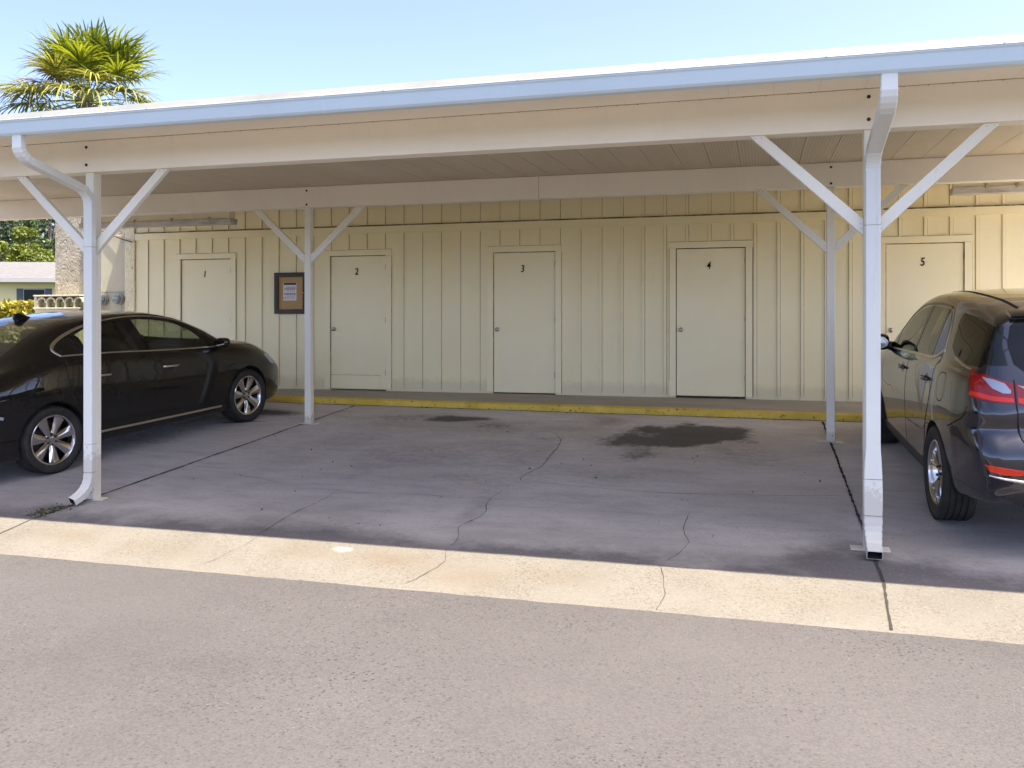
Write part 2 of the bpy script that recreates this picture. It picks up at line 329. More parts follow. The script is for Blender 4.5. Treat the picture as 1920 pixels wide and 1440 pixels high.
# ------------------------------------------------------------------ mesh helpers
class MB:
    def __init__(s): s.v = []; s.f = []; s.mi = []; s.cur = 0
    def add(s, vs, fs):
        b = len(s.v); s.v += [tuple(p) for p in vs]
        for f in fs: s.f.append(tuple(b + i for i in f)); s.mi.append(s.cur)
    def box(s, x0, x1, y0, y1, z0, z1):
        s.add([(x0,y0,z0),(x1,y0,z0),(x1,y1,z0),(x0,y1,z0),(x0,y0,z1),(x1,y0,z1),(x1,y1,z1),(x0,y1,z1)],
              [(0,3,2,1),(4,5,6,7),(0,1,5,4),(1,2,6,5),(2,3,7,6),(3,0,4,7)])
    def prism(s, poly, a, b, axis='y'):
        """poly in the plane across axis, extruded from a to b"""
        def P(p, t):
            return {'y': (p[0], t, p[1]), 'x': (t, p[0], p[1]), 'z': (p[0], p[1], t)}[axis]
        k = len(poly)
        vs = [P(p, a) for p in poly] + [P(p, b) for p in poly]
        ar = sum(poly[i][0]*poly[(i+1) % k][1] - poly[(i+1) % k][0]*poly[i][1] for i in range(k))
        flip = (ar > 0) ^ (axis == 'y') ^ (b < a)
        fs = [tuple(range(k)), tuple(range(2*k-1, k-1, -1))] + [(i, k+i, k+(i+1) % k, (i+1) % k) for i in range(k)]
        if flip: fs = [tuple(reversed(f)) for f in fs]
        s.add(vs, fs)
    def sweep(s, rings, cap=True, closed=True):
        """rings: list of equally long point lists"""
        k = len(rings[0]); vs = [p for r in rings for p in r]; fs = []
        for i in range(len(rings)-1):
            for j in range(k if closed else k-1):
                a = i*k+j; b = i*k+(j+1) % k
                fs.append((a, b, b+k, a+k))
        if cap:
            fs.append(tuple(reversed(range(k)))); fs.append(tuple((len(rings)-1)*k+j for j in range(k)))
        s.add(vs, fs)
    def tube(s, pts, r, seg=8, cap=True):
        pts = [Vector(p) for p in pts]; rings = []
        up = Vector((0, 0, 1))
        for i, p in enumerate(pts):
            t = (pts[min(i+1, len(pts)-1)] - pts[max(i-1, 0)]).normalized()
            a = t.cross(up) if abs(t.dot(up)) < 0.95 else t.cross(Vector((1, 0, 0)))
            a.normalize(); b = t.cross(a)
            rr = r[i] if isinstance(r, (list, tuple)) else r
            rings.append([p + (a*math.cos(2*math.pi*k/seg) + b*math.sin(2*math.pi*k/seg))*rr for k in range(seg)])
        s.sweep(rings, cap)
    def lathe(s, prof, o, axis, seg=24):
        """prof: (radius, height) pairs along axis from o"""
        ax = Vector(axis).normalized(); o = Vector(o)
        a = ax.orthogonal().normalized(); b = ax.cross(a)
        rings = [[o + ax*h + (a*math.cos(2*math.pi*k/seg) + b*math.sin(2*math.pi*k/seg))*r for k in range(seg)] for r, h in prof]
        s.sweep(rings, True)
    def build(s, name, mats, parent=None, org=None, smooth=False, bevel=0.0, sharp=None):
        me = bpy.data.meshes.new(name)
        v = s.v
        if org is not None:
            v = [(p[0]-org[0], p[1]-org[1], p[2]-org[2]) for p in v]
        me.from_pydata(v, [], s.f)
        if not isinstance(mats, (list, tuple)): mats = [mats]
        for m_ in mats: me.materials.append(m_)
        if len(mats) > 1: me.polygons.foreach_set('material_index', s.mi)
        me.update()
        if smooth:
            me.polygons.foreach_set('use_smooth', [True]*len(me.polygons))
            if sharp: me.set_sharp_from_angle(angle=R(sharp))
        o = bpy.data.objects.new(name, me); C.objects.link(o)
        if parent is not None: o.parent = parent
        elif org is not None: o.location = org
        if bevel > 0:
            bm_ = o.modifiers.new('bevel', 'BEVEL'); bm_.width = bevel; bm_.segments = 2
            bm_.limit_method = 'ANGLE'; bm_.angle_limit = R(40)
        return o

def tag(o, label=None, cat=None, group=None, kind=None):
    if label: o['label'] = label
    if cat: o['category'] = cat
    if group: o['group'] = group
    if kind: o['kind'] = kind
    return o
def empty(name, loc, label, cat, group=None, rot=None):
    o = bpy.data.objects.new(name, None); C.objects.link(o); o.location = loc
    o.empty_display_size = 0.2
    if rot is not None: o.rotation_euler = rot
    return tag(o, label, cat, group)
def copy_tree(o, parent=None):
    c = o.copy(); C.objects.link(c)
    if parent is not None: c.parent = parent
    for ch in list(o.children): copy_tree(ch, c)
    return c
def box_obj(name, m, parent, org, b, bevel=0.003):
    mb = MB(); mb.box(*b); return mb.build(name, m, parent, org, bevel=bevel)

# smooth value noise for the masks
def vnoise(x, y, seed=0, octv=4):
    r = np.random.RandomState(seed); out = np.zeros_like(x); amp = 0.5
    for o in range(octv):
        g = r.rand(64, 64); fx = x*2**o + 17.3*o; fy = y*2**o + 9.1*o
        ix = np.floor(fx).astype(int); iy = np.floor(fy).astype(int); tx = fx-ix; ty = fy-iy
        tx = tx*tx*(3-2*tx); ty = ty*ty*(3-2*ty)
        G = lambda i, j: g[i % 64, j % 64]
        out += amp*((G(ix,iy)*(1-tx)+G(ix+1,iy)*tx)*(1-ty) + (G(ix,iy+1)*(1-tx)+G(ix+1,iy+1)*tx)*ty); amp *= 0.5
    return out

# ------------------------------------------------------------------ ground
SLK, SLZ = 0.085, -0.40
def zslab(y): return SLZ + SLK*y
def grid_obj(name, m, xs, ys, zf, mask=None, yf=None):
    X, Y = np.meshgrid(xs, ys)
    if yf is not None: Y = yf(X, Y)
    Z = zf(X, Y)
    v = np.stack([X.ravel(), Y.ravel(), Z.ravel()], 1)
    nx, ny = len(xs), len(ys)
    i = np.arange((nx-1)*(ny-1)); a = (i // (nx-1))*nx + i % (nx-1)
    f = np.stack([a, a+1, a+nx+1, a+nx], 1)
    me = bpy.data.meshes.new(name); me.from_pydata(v.tolist(), [], f.tolist()); me.materials.append(m); me.update()
    if mask is not None:
        col = np.ones((len(v), 4), np.float32); mk_ = mask(X.ravel(), Y.ravel()); col[:, :mk_.shape[1]] = mk_
        at = me.color_attributes.new('mask', 'FLOAT_COLOR', 'POINT'); at.data.foreach_set('color', col.ravel())
    me.polygons.foreach_set('use_smooth', [True]*len(me.polygons))
    o = bpy.data.objects.new(name, me); C.objects.link(o); return o

mb = MB(); mb.add([(-400,-400,-0.06),(400,-400,-0.06),(400,400,-0.06),(-400,400,-0.06)], [(0,1,2,3)])
tag(mb.build('ground', M['grass']), kind='structure')
mb = MB(); mb.add([(-60,-9,0),(60,-9,0),(60,5.6,0),(-60,5.6,0)], [(0,1,2,3)])
tag(mb.build('road', M['asphalt']), kind='structure')
# raised lawn round and behind the buildings
mb = MB()
mb.prism([(5.6,-0.05),(12.0,0.62),(300,0.80),(300,-0.05)], -200, -14.02, 'x')
mb.prism([(12.9,0.62),(300,0.80),(300,-0.05),(12.9,-0.05)], -14.0, 200, 'x')
tag(mb.build('lawn', M['grass']), kind='structure')

AY0, AY1 = 5.40, 6.03
def apron_edge(X, Y):
    t = (AY1 - Y)/(AY1-AY0)
    e = (vnoise(X*0.8+40, X*0+3, 5, 4)-0.47)*0.16 + np.where(np.abs(X+1.9) < 1.2, -0.012, 0)
    return Y + e*np.clip(t, 0, 1)**3
def apron_z(X, Y):
    t = np.clip((AY1 - Y)/(AY1-AY0), 0, 1.25)
    return zslab(AY1) + 0.001 - 0.113*t**1.1 + (vnoise(X*6, Y*6, 3, 3)-0.45)*0.006
def apron_mask(x, y):
    m3 = np.zeros((len(x), 3), np.float32)
    for (cx, cy, rx, ry, a) in ((-5.3,5.78,.35,.12,.6),(-3.2,5.82,.3,.12,.7),(-2.5,5.8,.3,.14,.9),(-1.9,5.62,.3,.14,.8),(-1.3,5.75,.25,.12,.5),(-4.4,5.7,.5,.14,.4),(0.2,5.7,.5,.15,.3)):
        d = ((x-cx)/rx)**2+((y-cy)/ry)**2
        m3[:,0] += a*np.exp(-d)*(0.4+1.2*vnoise(x*5, y*5, 8, 4))
    d = ((x+2.95)/.075)**2+((y-5.90)/.04)**2
    m3[:,1] = np.clip(1.6-d*1.2+(vnoise(x*20, y*20, 4, 3)-.5)*1.2, 0, 1)
    return np.clip(m3, 0, 1)
o = grid_obj('apron', M['apron'], np.arange(-14, 6.01, 0.03), np.linspace(AY1, AY0-0.06, 26), lambda X, Y: np.minimum(apron_z(X, Y), 9), apron_mask, apron_edge)
o.data.flip_normals(); tag(o, kind='structure')

def slab_mask(x, y):
    m3 = np.zeros((len(x), 3), np.float32)
    nz = vnoise(x*2.2, y*2.2, 11, 5); nz2 = vnoise(x*5, y*5, 12, 4)
    dx = (vnoise(x*2.0, y*2.0, 21, 6)-.48)*1.9; dy = (vnoise(x*2.0, y*2.0, 22, 6)-.48)*1.9
    def blob(ch, cx, cy, rx, ry, a, ang=0.0, p=1.0):
        X = x-cx+dx*rx*.8; Y = y-cy+dy*ry*.8; c_, s_ = math.cos(ang), math.sin(ang)
        d = ((X*c_+Y*s_)/rx)**2+((-X*s_+Y*c_)/ry)**2
        m3[:,ch] = np.maximum(m3[:,ch], a*np.exp(-(d**p)))
    # oil: big spill by the kerb, smaller drips
    blob(0,-.78,10.30,.72,.50,1.2,.45,2.0); blob(0,-1.28,9.85,.44,.40,1.1,.5,1.8); blob(0,-1.22,9.25,.20,.36,.55,.1); blob(0,-.98,9.98,.5,.45,1.05,.4,1.8)
    blob(0,-.35,10.6,.30,.30,.85,0,1.5); blob(0,-3.85,10.75,.42,.20,1.0,.05,1.8); blob(0,-3.55,10.85,.3,.16,.85,0,1.5)
    blob(0,-3.2,10.45,.38,.22,.42); blob(0,-4.5,10.75,.42,.22,.42); blob(0,-6.55,10.85,.45,.28,.95,0,1.6); blob(0,-6.6,10.1,.32,.07,.85,.35,1.4)
    blob(0,-2.25,9.75,.30,.14,.30); blob(0,-7.3,9.2,.7,1.3,.35); blob(0,2.1,8.6,.6,1.4,.35); blob(0,-5.2,9.55,.12,.5,.25)
    # brown tint
    blob(2,-1.9,10.9,.35,.35,.8); blob(2,-2.1,10.35,.5,.4,.5); blob(2,-.4,9.6,.25,.35,.5); blob(2,-3.6,10.4,1.7,.6,.55); blob(2,-.9,9.9,1.3,.9,.5); blob(2,-2.6,8.0,.35,.6,.35,.5)
    # damp grime along the drip line and under the spouts
    band = np.clip(np.exp(-((y-6.0)/.30)**2)*np.clip(.35+1.6*(nz-.3), 0, 1.2), 0, 1.1)
    m3[:,1] = np.maximum(m3[:,1], np.clip(band*1.5, 0, 1))
    blob(1,-3.5,8.7,.9,.45,.34,.2); blob(1,-1.2,8.4,.8,.35,.30); blob(1,-4.6,9.3,.5,.6,.28); blob(1,-2.4,8.9,.35,.9,.30,.2); blob(2,-3.0,9.4,1.2,.5,.45); blob(1,-.2,9.2,.5,.5,.28)
    blob(1,.62,6.22,.62,.34,1.1,0,1.6); blob(1,-5.92,6.30,.30,.16,.85,.3,1.4); blob(1,-4.2,6.05,.9,.14,.6); blob(1,.1,6.25,.7,.16,.65); blob(1,-3.0,7.95,.4,.16,.30,.3)
    blob(1,-2.3,7.0,.12,.5,.3); blob(1,-3.9,8.3,.16,.7,.25,.2); blob(1,-4.8,8.4,.3,.8,.25)
    m3[:,1] += np.clip((nz2-.55)*.9, 0, .3)*np.exp(-((y-6.2)/.8)**2)
    wx = np.clip((10.2-y)/4.6, 0, 1)  # front darkening put into the colour, offsetting the stronger light there
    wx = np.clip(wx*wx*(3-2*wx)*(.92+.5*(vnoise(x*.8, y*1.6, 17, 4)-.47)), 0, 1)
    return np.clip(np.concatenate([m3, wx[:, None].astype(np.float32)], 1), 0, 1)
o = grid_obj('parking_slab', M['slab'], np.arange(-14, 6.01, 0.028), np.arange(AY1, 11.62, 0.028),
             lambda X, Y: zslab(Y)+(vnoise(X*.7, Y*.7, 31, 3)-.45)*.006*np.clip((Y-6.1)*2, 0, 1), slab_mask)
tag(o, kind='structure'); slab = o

def kerb_y(x): return 11.445 - 0.030*(x+3.0)
def strip(name, m, parent, pts, width, lift, jit=0.0, zf=None, seed=1, taper=True):
    """thin draped ribbon on the slab or apron"""
    r = random.Random(seed); P = []
    if jit > .004:
        for _ in range(2):
            q = [pts[0]]
            for a, b in zip(pts[:-1], pts[1:]): q += [(a[0]*.75+b[0]*.25, a[1]*.75+b[1]*.25), (a[0]*.25+b[0]*.75, a[1]*.25+b[1]*.75)]
            pts = q+[pts[-1]]
    for (a, b) in zip(pts[:-1], pts[1:]):
        L_ = math.hypot(b[0]-a[0], b[1]-a[1]); k = max(1, int(L_/0.045))
        for i in range(k): t = i/k; P.append((a[0]+(b[0]-a[0])*t, a[1]+(b[1]-a[1])*t))
    P.append(pts[-1])
    off = 0; Q = []
    for p in P:
        off = off*0.86 + r.uniform(-1, 1)*jit; Q.append((p[0]+off, p[1]+r.uniform(-.5, .5)*jit))
    mb = MB(); vs = []
    for i, p in enumerate(Q):
        a = Q[max(i-1, 0)]; b = Q[min(i+1, len(Q)-1)]
        tx, ty = b[0]-a[0], b[1]-a[1]; l = math.hypot(tx, ty) or 1
        w_ = width*(r.uniform(.45, 1.4) if jit else r.uniform(.92, 1.08))*0.5
        if taper and (i < 3 or i > len(Q)-4): w_ *= .5
        for s_ in (1, -1):
            x, y = p[0]-ty/l*w_*s_, p[1]+tx/l*w_*s_
            vs.append((x, y, zf(x, y)+lift))
    mb.add(vs, [(2*i, 2*i+1, 2*i+3, 2*i+2) for i in range(len(Q)-1)])
    return mb.build(name, m, parent)
zsl = lambda x, y: zslab(y) + 0.003
def zap(x, y): return float(apron_z(np.array([x]), np.array([y]))[0]) + 0.003
for i, (a, b) in enumerate(((( .735, 6.03), (.695, 11.3)), ((-5.85, 6.03), (-5.55, 11.45)))):
    strip('joint', M['joint'], slab, [a, b], 0.022, .002, .002, zsl, 40+i, False)
cr = [[(-2.42,10.2),(-2.12,9.7),(-2.13,8.9),(-2.1,8.55),(-2.22,8.05),(-2.12,7.92)], [(-2.24,7.6),(-2.28,7.2),(-2.16,6.9),(-2.3,6.55),(-2.17,6.28),(-2.19,6.03)],
      [(-2.04,7.94),(-1.5,7.86),(-.9,7.78),(-.2,7.86),(.2,7.9),(.68,8.0)], [(-5.0,7.66),(-4.6,7.56),(-4.42,7.45),(-4.3,7.5)], [(-4.0,7.36),(-3.4,7.28),(-2.9,7.34),(-2.4,7.3)],
      [(-3.73,7.32),(-3.70,7.0),(-3.78,6.5),(-3.72,6.03)], [(-.55,7.3),(-.6,6.8),(-.5,6.5),(-.66,6.03)]]
for i, p in enumerate(cr): strip('crack', M['crack'], slab, p, (0.0065, .0048, .006, .0042, .0045, .005, .0042)[i], .002, .008, zsl, 60+i)
apr = bpy.data.objects['apron']
strip('joint', M['joint'], apr, [(.735, 6.028), (.70, 5.42)], .016, .002, .002, zap, 50, False)
strip('joint', M['crack'], apr, [(-5.85, 6.028), (-5.9, 5.44)], .010, .002, .003, zap, 51, False)
for i, p in enumerate([[(-2.19,6.02),(-2.13,5.8),(-2.22,5.6),(-2.3,5.45)], [(-3.72,6.02),(-3.74,5.8),(-3.8,5.6),(-3.86,5.46)], [(-.66,6.02),(-.63,5.8),(-.57,5.6),(-.62,5.42)]]):
    strip('crack', M['crack'], apr, p, 0.0045 if i != 1 else .003, .002, .010, zap, 80+i)

# walkway and painted kerb
mb = MB()
KX = np.linspace(-14, 6, 81)
rings = []
for x in KX:
    y = kerb_y(x); j = (vnoise(np.array([x*3.0]), np.array([0.5]), 9, 3)[0]-.45)*.012
    rings.append([(x, y+j, zslab(y)-.05), (x, y-.004+j, zslab(y)+.074+j*.5), (x, y+.018+j, zslab(y)+.090), (x, y+.075, zslab(y)+.096), (x, y+.075, zslab(y)-.05)])
mb.sweep(rings); kb = tag(mb.build('kerb', M['yellow'], smooth=True, sharp=40), kind='structure')
strip('joint', M['joint'], kb, [(-13.9, kerb_y(-13.9)-.012), (5.9, kerb_y(5.9)-.012)], .022, .001, .006, zsl, 70, False)
mb = MB(); rings = []
for x in KX:
    y = kerb_y(x)
    rings.append([(x, y+.0765, .3), (x, y+.0765, zslab(y)+.092), (x, 12.9, .742), (x, 12.9, .3)])
mb.sweep(rings); tag(mb.build('walkway', M['walk']), kind='structure')

# ------------------------------------------------------------------ storage building
WY = 12.41
B = empty('storage_building', (-3.3, WY, .735), 'cream board and batten storage building with five numbered doors behind the carport', 'building')
BO = B.location
DX = [-9.10, -6.42, -3.79, -1.15, 1.54, 4.18]; DW = 0.925; DZ0, DZ1 = 0.742, 2.77; CW = 0.092
XL, XR, ZT = -9.972, 5.9, 3.60
mb = MB()
xs = [XL] + [v for d in DX for v in (d-.004, d+DW+.004)] + [XR]
for i in range(0, len(xs), 2): mb.box(xs[i], xs[i+1], WY, WY+.12, .60, ZT)
for d in DX: mb.box(d-.004, d+DW+.004, WY, WY+.12, DZ1+.006, ZT)
mb.box(XL, XR, WY+.14, WY+.2, .6, ZT)            # back of the door reveals
mb.box(XL, XL+.1, WY+.21, 16.4, .6, ZT); mb.box(XR-.1, XR, WY+.21, 16.4, .6, ZT); mb.box(XL+.1, XR-.1, 16.3, 16.4, .6, ZT)
bx = np.arange(-4.92-17*.3015, XR, .3015)
seams = MB()
def batten(x, z0, z1):
    mb.box(x-.019, x+.019, WY-.017, WY+.001, z0, z1)
    seams.box(x+.0195, x+.0235, WY-.0020, WY+.0005, z0+.01, z1-.01)
    seams.box(x-.0225, x-.0195, WY-.0020, WY+.0005, z0+.01, z1-.01)
for x in bx:
    if x < XL+.03: continue
    hit = [d for d in DX if d-CW-.03 < x < d+DW+CW+.03]
    batten(x, (DZ1+CW+.004) if hit else .75, 3.108)
    batten(x, 3.236, ZT-.01)
# tie the siding groove lines into the wall mesh as a second material
wl = MB(); wl.v = mb.v + seams.v; nb = len(mb.v); wl.f = mb.f + [tuple(i+nb for i in f) for f in seams.f]; wl.mi = [0]*len(mb.f) + [1]*len(seams.f)
wl.build('wall', [M['siding'], M['seam']], B, BO)
mb = MB(); mb.box(XL, XR, WY-.027, WY-.0005, 3.110, 3.222)
mb.cur = 1; mb.box(XL, XR, WY-.034, WY-.0285, 3.215, 3.228); mb.box(XL, XR, WY-.0285, WY-.0005, 3.2235, 3.231)
mb.build('trim_board', [M['siding'], M['seam']], B, BO)
mb = MB(); mb.prism([(WY-.45, 3.575), (16.7, 3.95), (16.7, 4.03), (WY-.45, 3.655)], XL-.1, XR+.1, 'x'); mb.build('roof', M['roofmetal'], B, BO)
digits = '12345'
for i, d in enumerate(DX):
    dm = MB(); dm.box(d+.005, d+DW-.005, WY+.004, WY+.044, DZ0+(.002 if i == 3 else -.008), DZ1-.004)
    dr = dm.build('door', M['door'], B, BO, bevel=.003)
    fm = MB()
    fm.box(d-CW, d-.004, WY-.022, WY-.0007, DZ0, DZ1+.006); fm.box(d+DW+.004, d+DW+CW, WY-.022, WY-.0007, DZ0, DZ1+.006)
    fm.box(d-CW-.004, d+DW+CW+.004, WY-.025, WY-.0007, DZ1+.008, DZ1+CW)
    fm.cur = 1
    fm.box(d-.004, d+.0045, WY-.0003, WY+.03, DZ0, DZ1+.004); fm.box(d+DW-.0045, d+DW+.004, WY-.0003, WY+.03, DZ0, DZ1+.004); fm.box(d+.0045, d+DW-.0045, WY-.0003, WY+.03, DZ1-.0035, DZ1+.005)
    fm.box(d+DW+CW+.0005, d+DW+CW+.006, WY-.003, WY-.0002, DZ0, DZ1); fm.box(d-CW-.006, d-CW-.0005, WY-.003, WY-.0002, DZ0+.2, DZ1)
    fm.box(d-CW-.004, d+DW+CW+.004, WY-.006, WY-.0002, DZ1+CW+.0005, DZ1+CW+.006)
    fm.build('door_frame', [M['door'], M['seam'] if i not in (0, 3) else M['bolt']], dr, BO)
    km = MB(); km.lathe([(.031,0),(.031,.006),(.013,.012),(.012,.03),(.026,.04),(.029,.052),(.022,.064),(.008,.068)], (d+.06, WY+.004, 1.652), (0,-1,0), 20)
    km.build('door_knob', M['steel'], dr, BO, smooth=True, sharp=50)
    for hz in (.95, 1.75, 2.55):
        hm = MB(); hm.lathe([(.007,0),(.007,.085)], (d+DW-.001, WY-.006, hz), (0,0,1), 8); hm.build('hinge', M['seam'], dr, BO)
    if i == 1:
        km = MB(); km.box(d+.007, d+DW-.09, WY-.004, WY+.0035, DZ0+.008, .945); km.cur = 1; km.box(d+.007, d+DW-.09, WY-.002, WY+.0035, .9465, .950); km.build('kick_panel', [M['door'], M['seam']], dr, BO)
    if i == 3:
        km = MB(); km.box(d+.01, d+DW-.01, WY-.010, WY+.0035, DZ0+.004, DZ0+.070); km.cur = 1; km.box(d+.006, d+DW-.006, WY-.006, WY+.02, DZ0-.006, DZ0+.002); km.build('door_sweep', [M['door'], M['dark']], dr, BO)
    if i < 5:
        cu = bpy.data.curves.new('door_number', 'FONT'); cu.body = digits[i]; cu.size = .145; cu.shear = .22; cu.extrude = .003; cu.offset = .0012
        cu.align_x = 'CENTER'; cu.align_y = 'CENTER'
        to = bpy.data.objects.new('tmp', cu); C.objects.link(to)
        dg = bpy.context.evaluated_depsgraph_get(); me = bpy.data.meshes.new_from_object(to.evaluated_get(dg))
        C.objects.unlink(to); bpy.data.objects.remove(to)
        me.name = 'door_number'; me.materials.clear(); me.materials.append(M['black'])
        no = bpy.data.objects.new('door_number', me); C.objects.link(no); no.parent = dr
        no.location = Vector((d+.435, WY-.0005, 2.528)) - BO; no.rotation_euler = (R(90), R(-4), 0); no.scale = (.78, 1, 1)

# notice board on the wall
N_ = empty('notice_board', (-7.08, WY-.03, 1.89), 'dark framed cork notice board with one printed notice between doors 1 and 2', 'notice board'); NO = N_.location
bx0, bx1, bz0, bz1 = -7.365, -6.80, 1.888, 2.532; fw = .068
mb = MB(); y0, y1 = WY-.065, WY-.018
mb.box(bx0, bx0+fw, y0, y1, bz0, bz1); mb.box(bx1-fw, bx1, y0, y1, bz0, bz1); mb.box(bx0+fw, bx1-fw, y0, y1, bz0, bz0+fw); mb.box(bx0+fw, bx1-fw, y0, y1, bz1-fw, bz1)
mb.build('frame', M['wood'], N_, NO, bevel=.004)
box_obj('cork_panel', M['cork'], N_, NO, (bx0+fw+.001, bx1-fw-.001, WY-.040, y1, bz0+fw+.001, bz1-fw-.001), 0)
mb = MB(); r_ = random.Random(3); mb.box(-7.215, -6.985, WY-.043, WY-.0405, 2.095, 2.378)
mb.cur = 1; mb.box(-7.205, -6.99, WY-.0445, WY-.0432, 2.338, 2.374); mb.cur = 2
for k, z in enumerate((2.305, 2.285, 2.268, 2.205, 2.192)):
    x = -7.195 + (.03 if k == 0 else 0)
    while x < -7.01:
        l = r_.uniform(.015, .045); mb.box(x, min(x+l, -7.0), WY-.0445, WY-.0432, z-.006, z+.004); x += l+.008
mb.cur = 3
for z in (2.248, 2.235, 2.172, 2.160, 2.148, 2.136, 2.124): mb.box(-7.16, -7.01, WY-.0445, WY-.0432, z-.003, z+.002)
mb.box(-7.195, -7.168, WY-.0445, WY-.0432, 2.12, 2.15)
mb.build('notice', [M['paper'], M['ink2'], M['ink'], M['ink3']], N_, NO)
mb = MB(); mb.lathe([(.008,0),(.008,.012),(.004,.016)], (bx1-fw+.012, y0, 2.215), (0,-1,0), 10); mb.build('latch', M['gold'], N_, NO)

# ------------------------------------------------------------------ stucco wall with meters and tile vents
S_ = empty('stucco_wall', (-10.8, WY+.02, .7), 'rough cream stucco wall standing left of the storage building', 'wall'); SO = S_.location
mb = MB()
mb.box(-11.62, -10.02, WY+.03, WY+.45, .55, 3.95); mb.build('wall_face', M['stucco'], S_, SO)
mb = MB(); mb.box(-10.165, -9.976, WY-.03, WY+.028, .60, 3.40); mb.build('corner_strip', M['stucco_cream'], S_, SO, bevel=.006)
mb = MB(); mb.box(-10.98, -10.168, WY-.012, WY+.0285, .62, 3.20); mb.build('meter_panel', M['tilecream'], S_, SO, bevel=.004)
mb = MB(); mb.box(-10.90, -10.19, WY-.018, WY-.0125, 2.255, 2.262); mb.box(-10.24, -10.237, WY-.016, WY-.0125, 1.95, 2.08); mb.build('panel_seam', M['seam'], S_, SO)
mb = MB(); mb.tube([(-10.85, WY-.03, 3.36), (-10.5, WY-.035, 3.24), (-10.2, WY-.05, 3.13), (-10.0, WY-.05, 3.08)], .009, 6); mb.build('cable', M['bolt'], S_, SO)
V_ = empty('vent_wall', (-11.0, 12.2, .7), 'low cream wall topped with a row of arched tile vents below the stucco wall', 'wall'); VO = V_.location
VY0, VY1 = 12.08, 12.425
mb = MB(); mb.box(-11.70, -10.80, VY0, VY1, .55, 1.975); mb.box(-11.72, -10.78, VY0-.03, VY1, 1.976, 2.0); mb.build('base_wall', M['tilecream'], V_, VO, bevel=.006)
mb = MB(); mb.box(-11.72, -10.78, VY0-.02, VY1, 2.185, 2.21); mb.box(-11.72, -11.66, VY0, VY1, 2.0, 2.184); mb.box(-11.655, -10.81, VY1-.05, VY1, 2.0, 2.184); mb.build('coping', M['tilecream'], V_, VO, bevel=.006)
for k in range(5):
    cx = -11.555 + k*.185; rings = []
    for yy in (VY0-.012, VY1-.06):
        out = [(cx+.088*math.cos(a), yy, 2.085+.088*math.sin(a)) for a in np.linspace(0, math.pi, 15)]
        inn = [(cx+.070*math.cos(a), yy, 2.085+.070*math.sin(a)) for a in np.linspace(math.pi, 0, 15)]
        rings.append(out+inn)
    mb = MB(); mb.sweep(rings); vt = mb.build('tile_arch', M['tilecream'], V_, VO, smooth=True, sharp=40)
    mb = MB(); mb.lathe([(.062, 0), (.066, .02), (.066, .2)], (cx+.01, VY0+.06, 2.066), (0, 1, 0), 20); mb.build('vent_pipe', M['olive'], vt, VO, smooth=True, sharp=40)
    mb = MB(); mb.box(cx-.1, cx-.072, VY0-.005, VY0+.1, 2.001, 2.084); mb.build('pier', M['tilecream'], V_, VO)
def meter(x, z, lab):
    o = empty('electric_meter', (x, WY-.012, z), lab, 'electric meter', 'electric meters on the panel')
    mb = MB(); mb.lathe([(.098,0),(.098,.03),(.088,.036),(.088,.05),(.094,.054),(.094,.066),(.082,.07)], (0,0,0), (0,-1,0), 28); mb.build('meter_ring', M['metergrey'], o, smooth=True, sharp=40)
    mb = MB(); mb.lathe([(.080,.068),(.080,.092),(.072,.106),(.05,.114),(.01,.116)], (0,0,0), (0,-1,0), 28); mb.build('meter_cover', M['mglass'], o, smooth=True, sharp=60)
    mb = MB(); mb.box(-.05,.05,-.1185,-.1165,.005,.03); mb.build('dial_plate', M['metergrey'], o)
meter(-10.275, 2.14, 'round grey electric meter beside the stucco corner strip')
meter(-10.585, 2.135, 'round grey electric meter half hidden behind the left front carport post')

# ------------------------------------------------------------------ carport
K = empty('carport', (-2.5, 8.3, .3), 'long white metal carport with gutter, posts and diagonal braces', 'carport'); KO = K.location
CX0, CX1 = -10.9, 3.75  # both ends cut short out of view to let light reach the wall
def zsof(y): return 3.376 + .027*(y-6.6)
mb = MB()
def roofslab(x0, x1, y0, y1, t0=0.0, t1=.10): mb.prism([(y0, zsof(y0)+t0), (y1, zsof(y1)+t0), (y1, zsof(y1)+t1), (y0, zsof(y0)+t1)], x0, x1, 'x')
roofslab(CX0, CX1, 5.80, 10.75, .012, .030); roofslab(-10.0, CX1, 10.7505, WY-.002, .012, .030)
rf = mb.build('roof', M['roofmetal'], K, KO)
mb = MB(); FYB = 6.58
px = CX0
while px < CX1-.01:
    p1 = min(px+.3048, CX1)
    y1 = WY-.035 if px > -10.05 else 10.74
    mb.prism([(FYB, zsof(FYB)), (y1, zsof(y1)), (y1, zsof(y1)+.011), (FYB, zsof(FYB)+.011)], px+.0022, p1-.0022, 'x')
    px = p1
mb.build('soffit', M['soffit'], rf, KO, bevel=0)
mb = MB(); px = CX0
while px < CX1-.01:
    p1 = min(px+.3048, CX1)
    mb.prism([(5.834, zsof(5.834)-.002), (FYB-.0015, zsof(FYB)-.002), (FYB-.0015, zsof(FYB)+.009), (5.834, zsof(5.834)+.009)], px+.0007, p1-.0007, 'x'); px = p1
mb.build('eave_panel', M['beam'], rf, KO)
mb = MB(); mb.box(CX0, CX1, 6.0, 10.74, 3.4555, 3.456); 
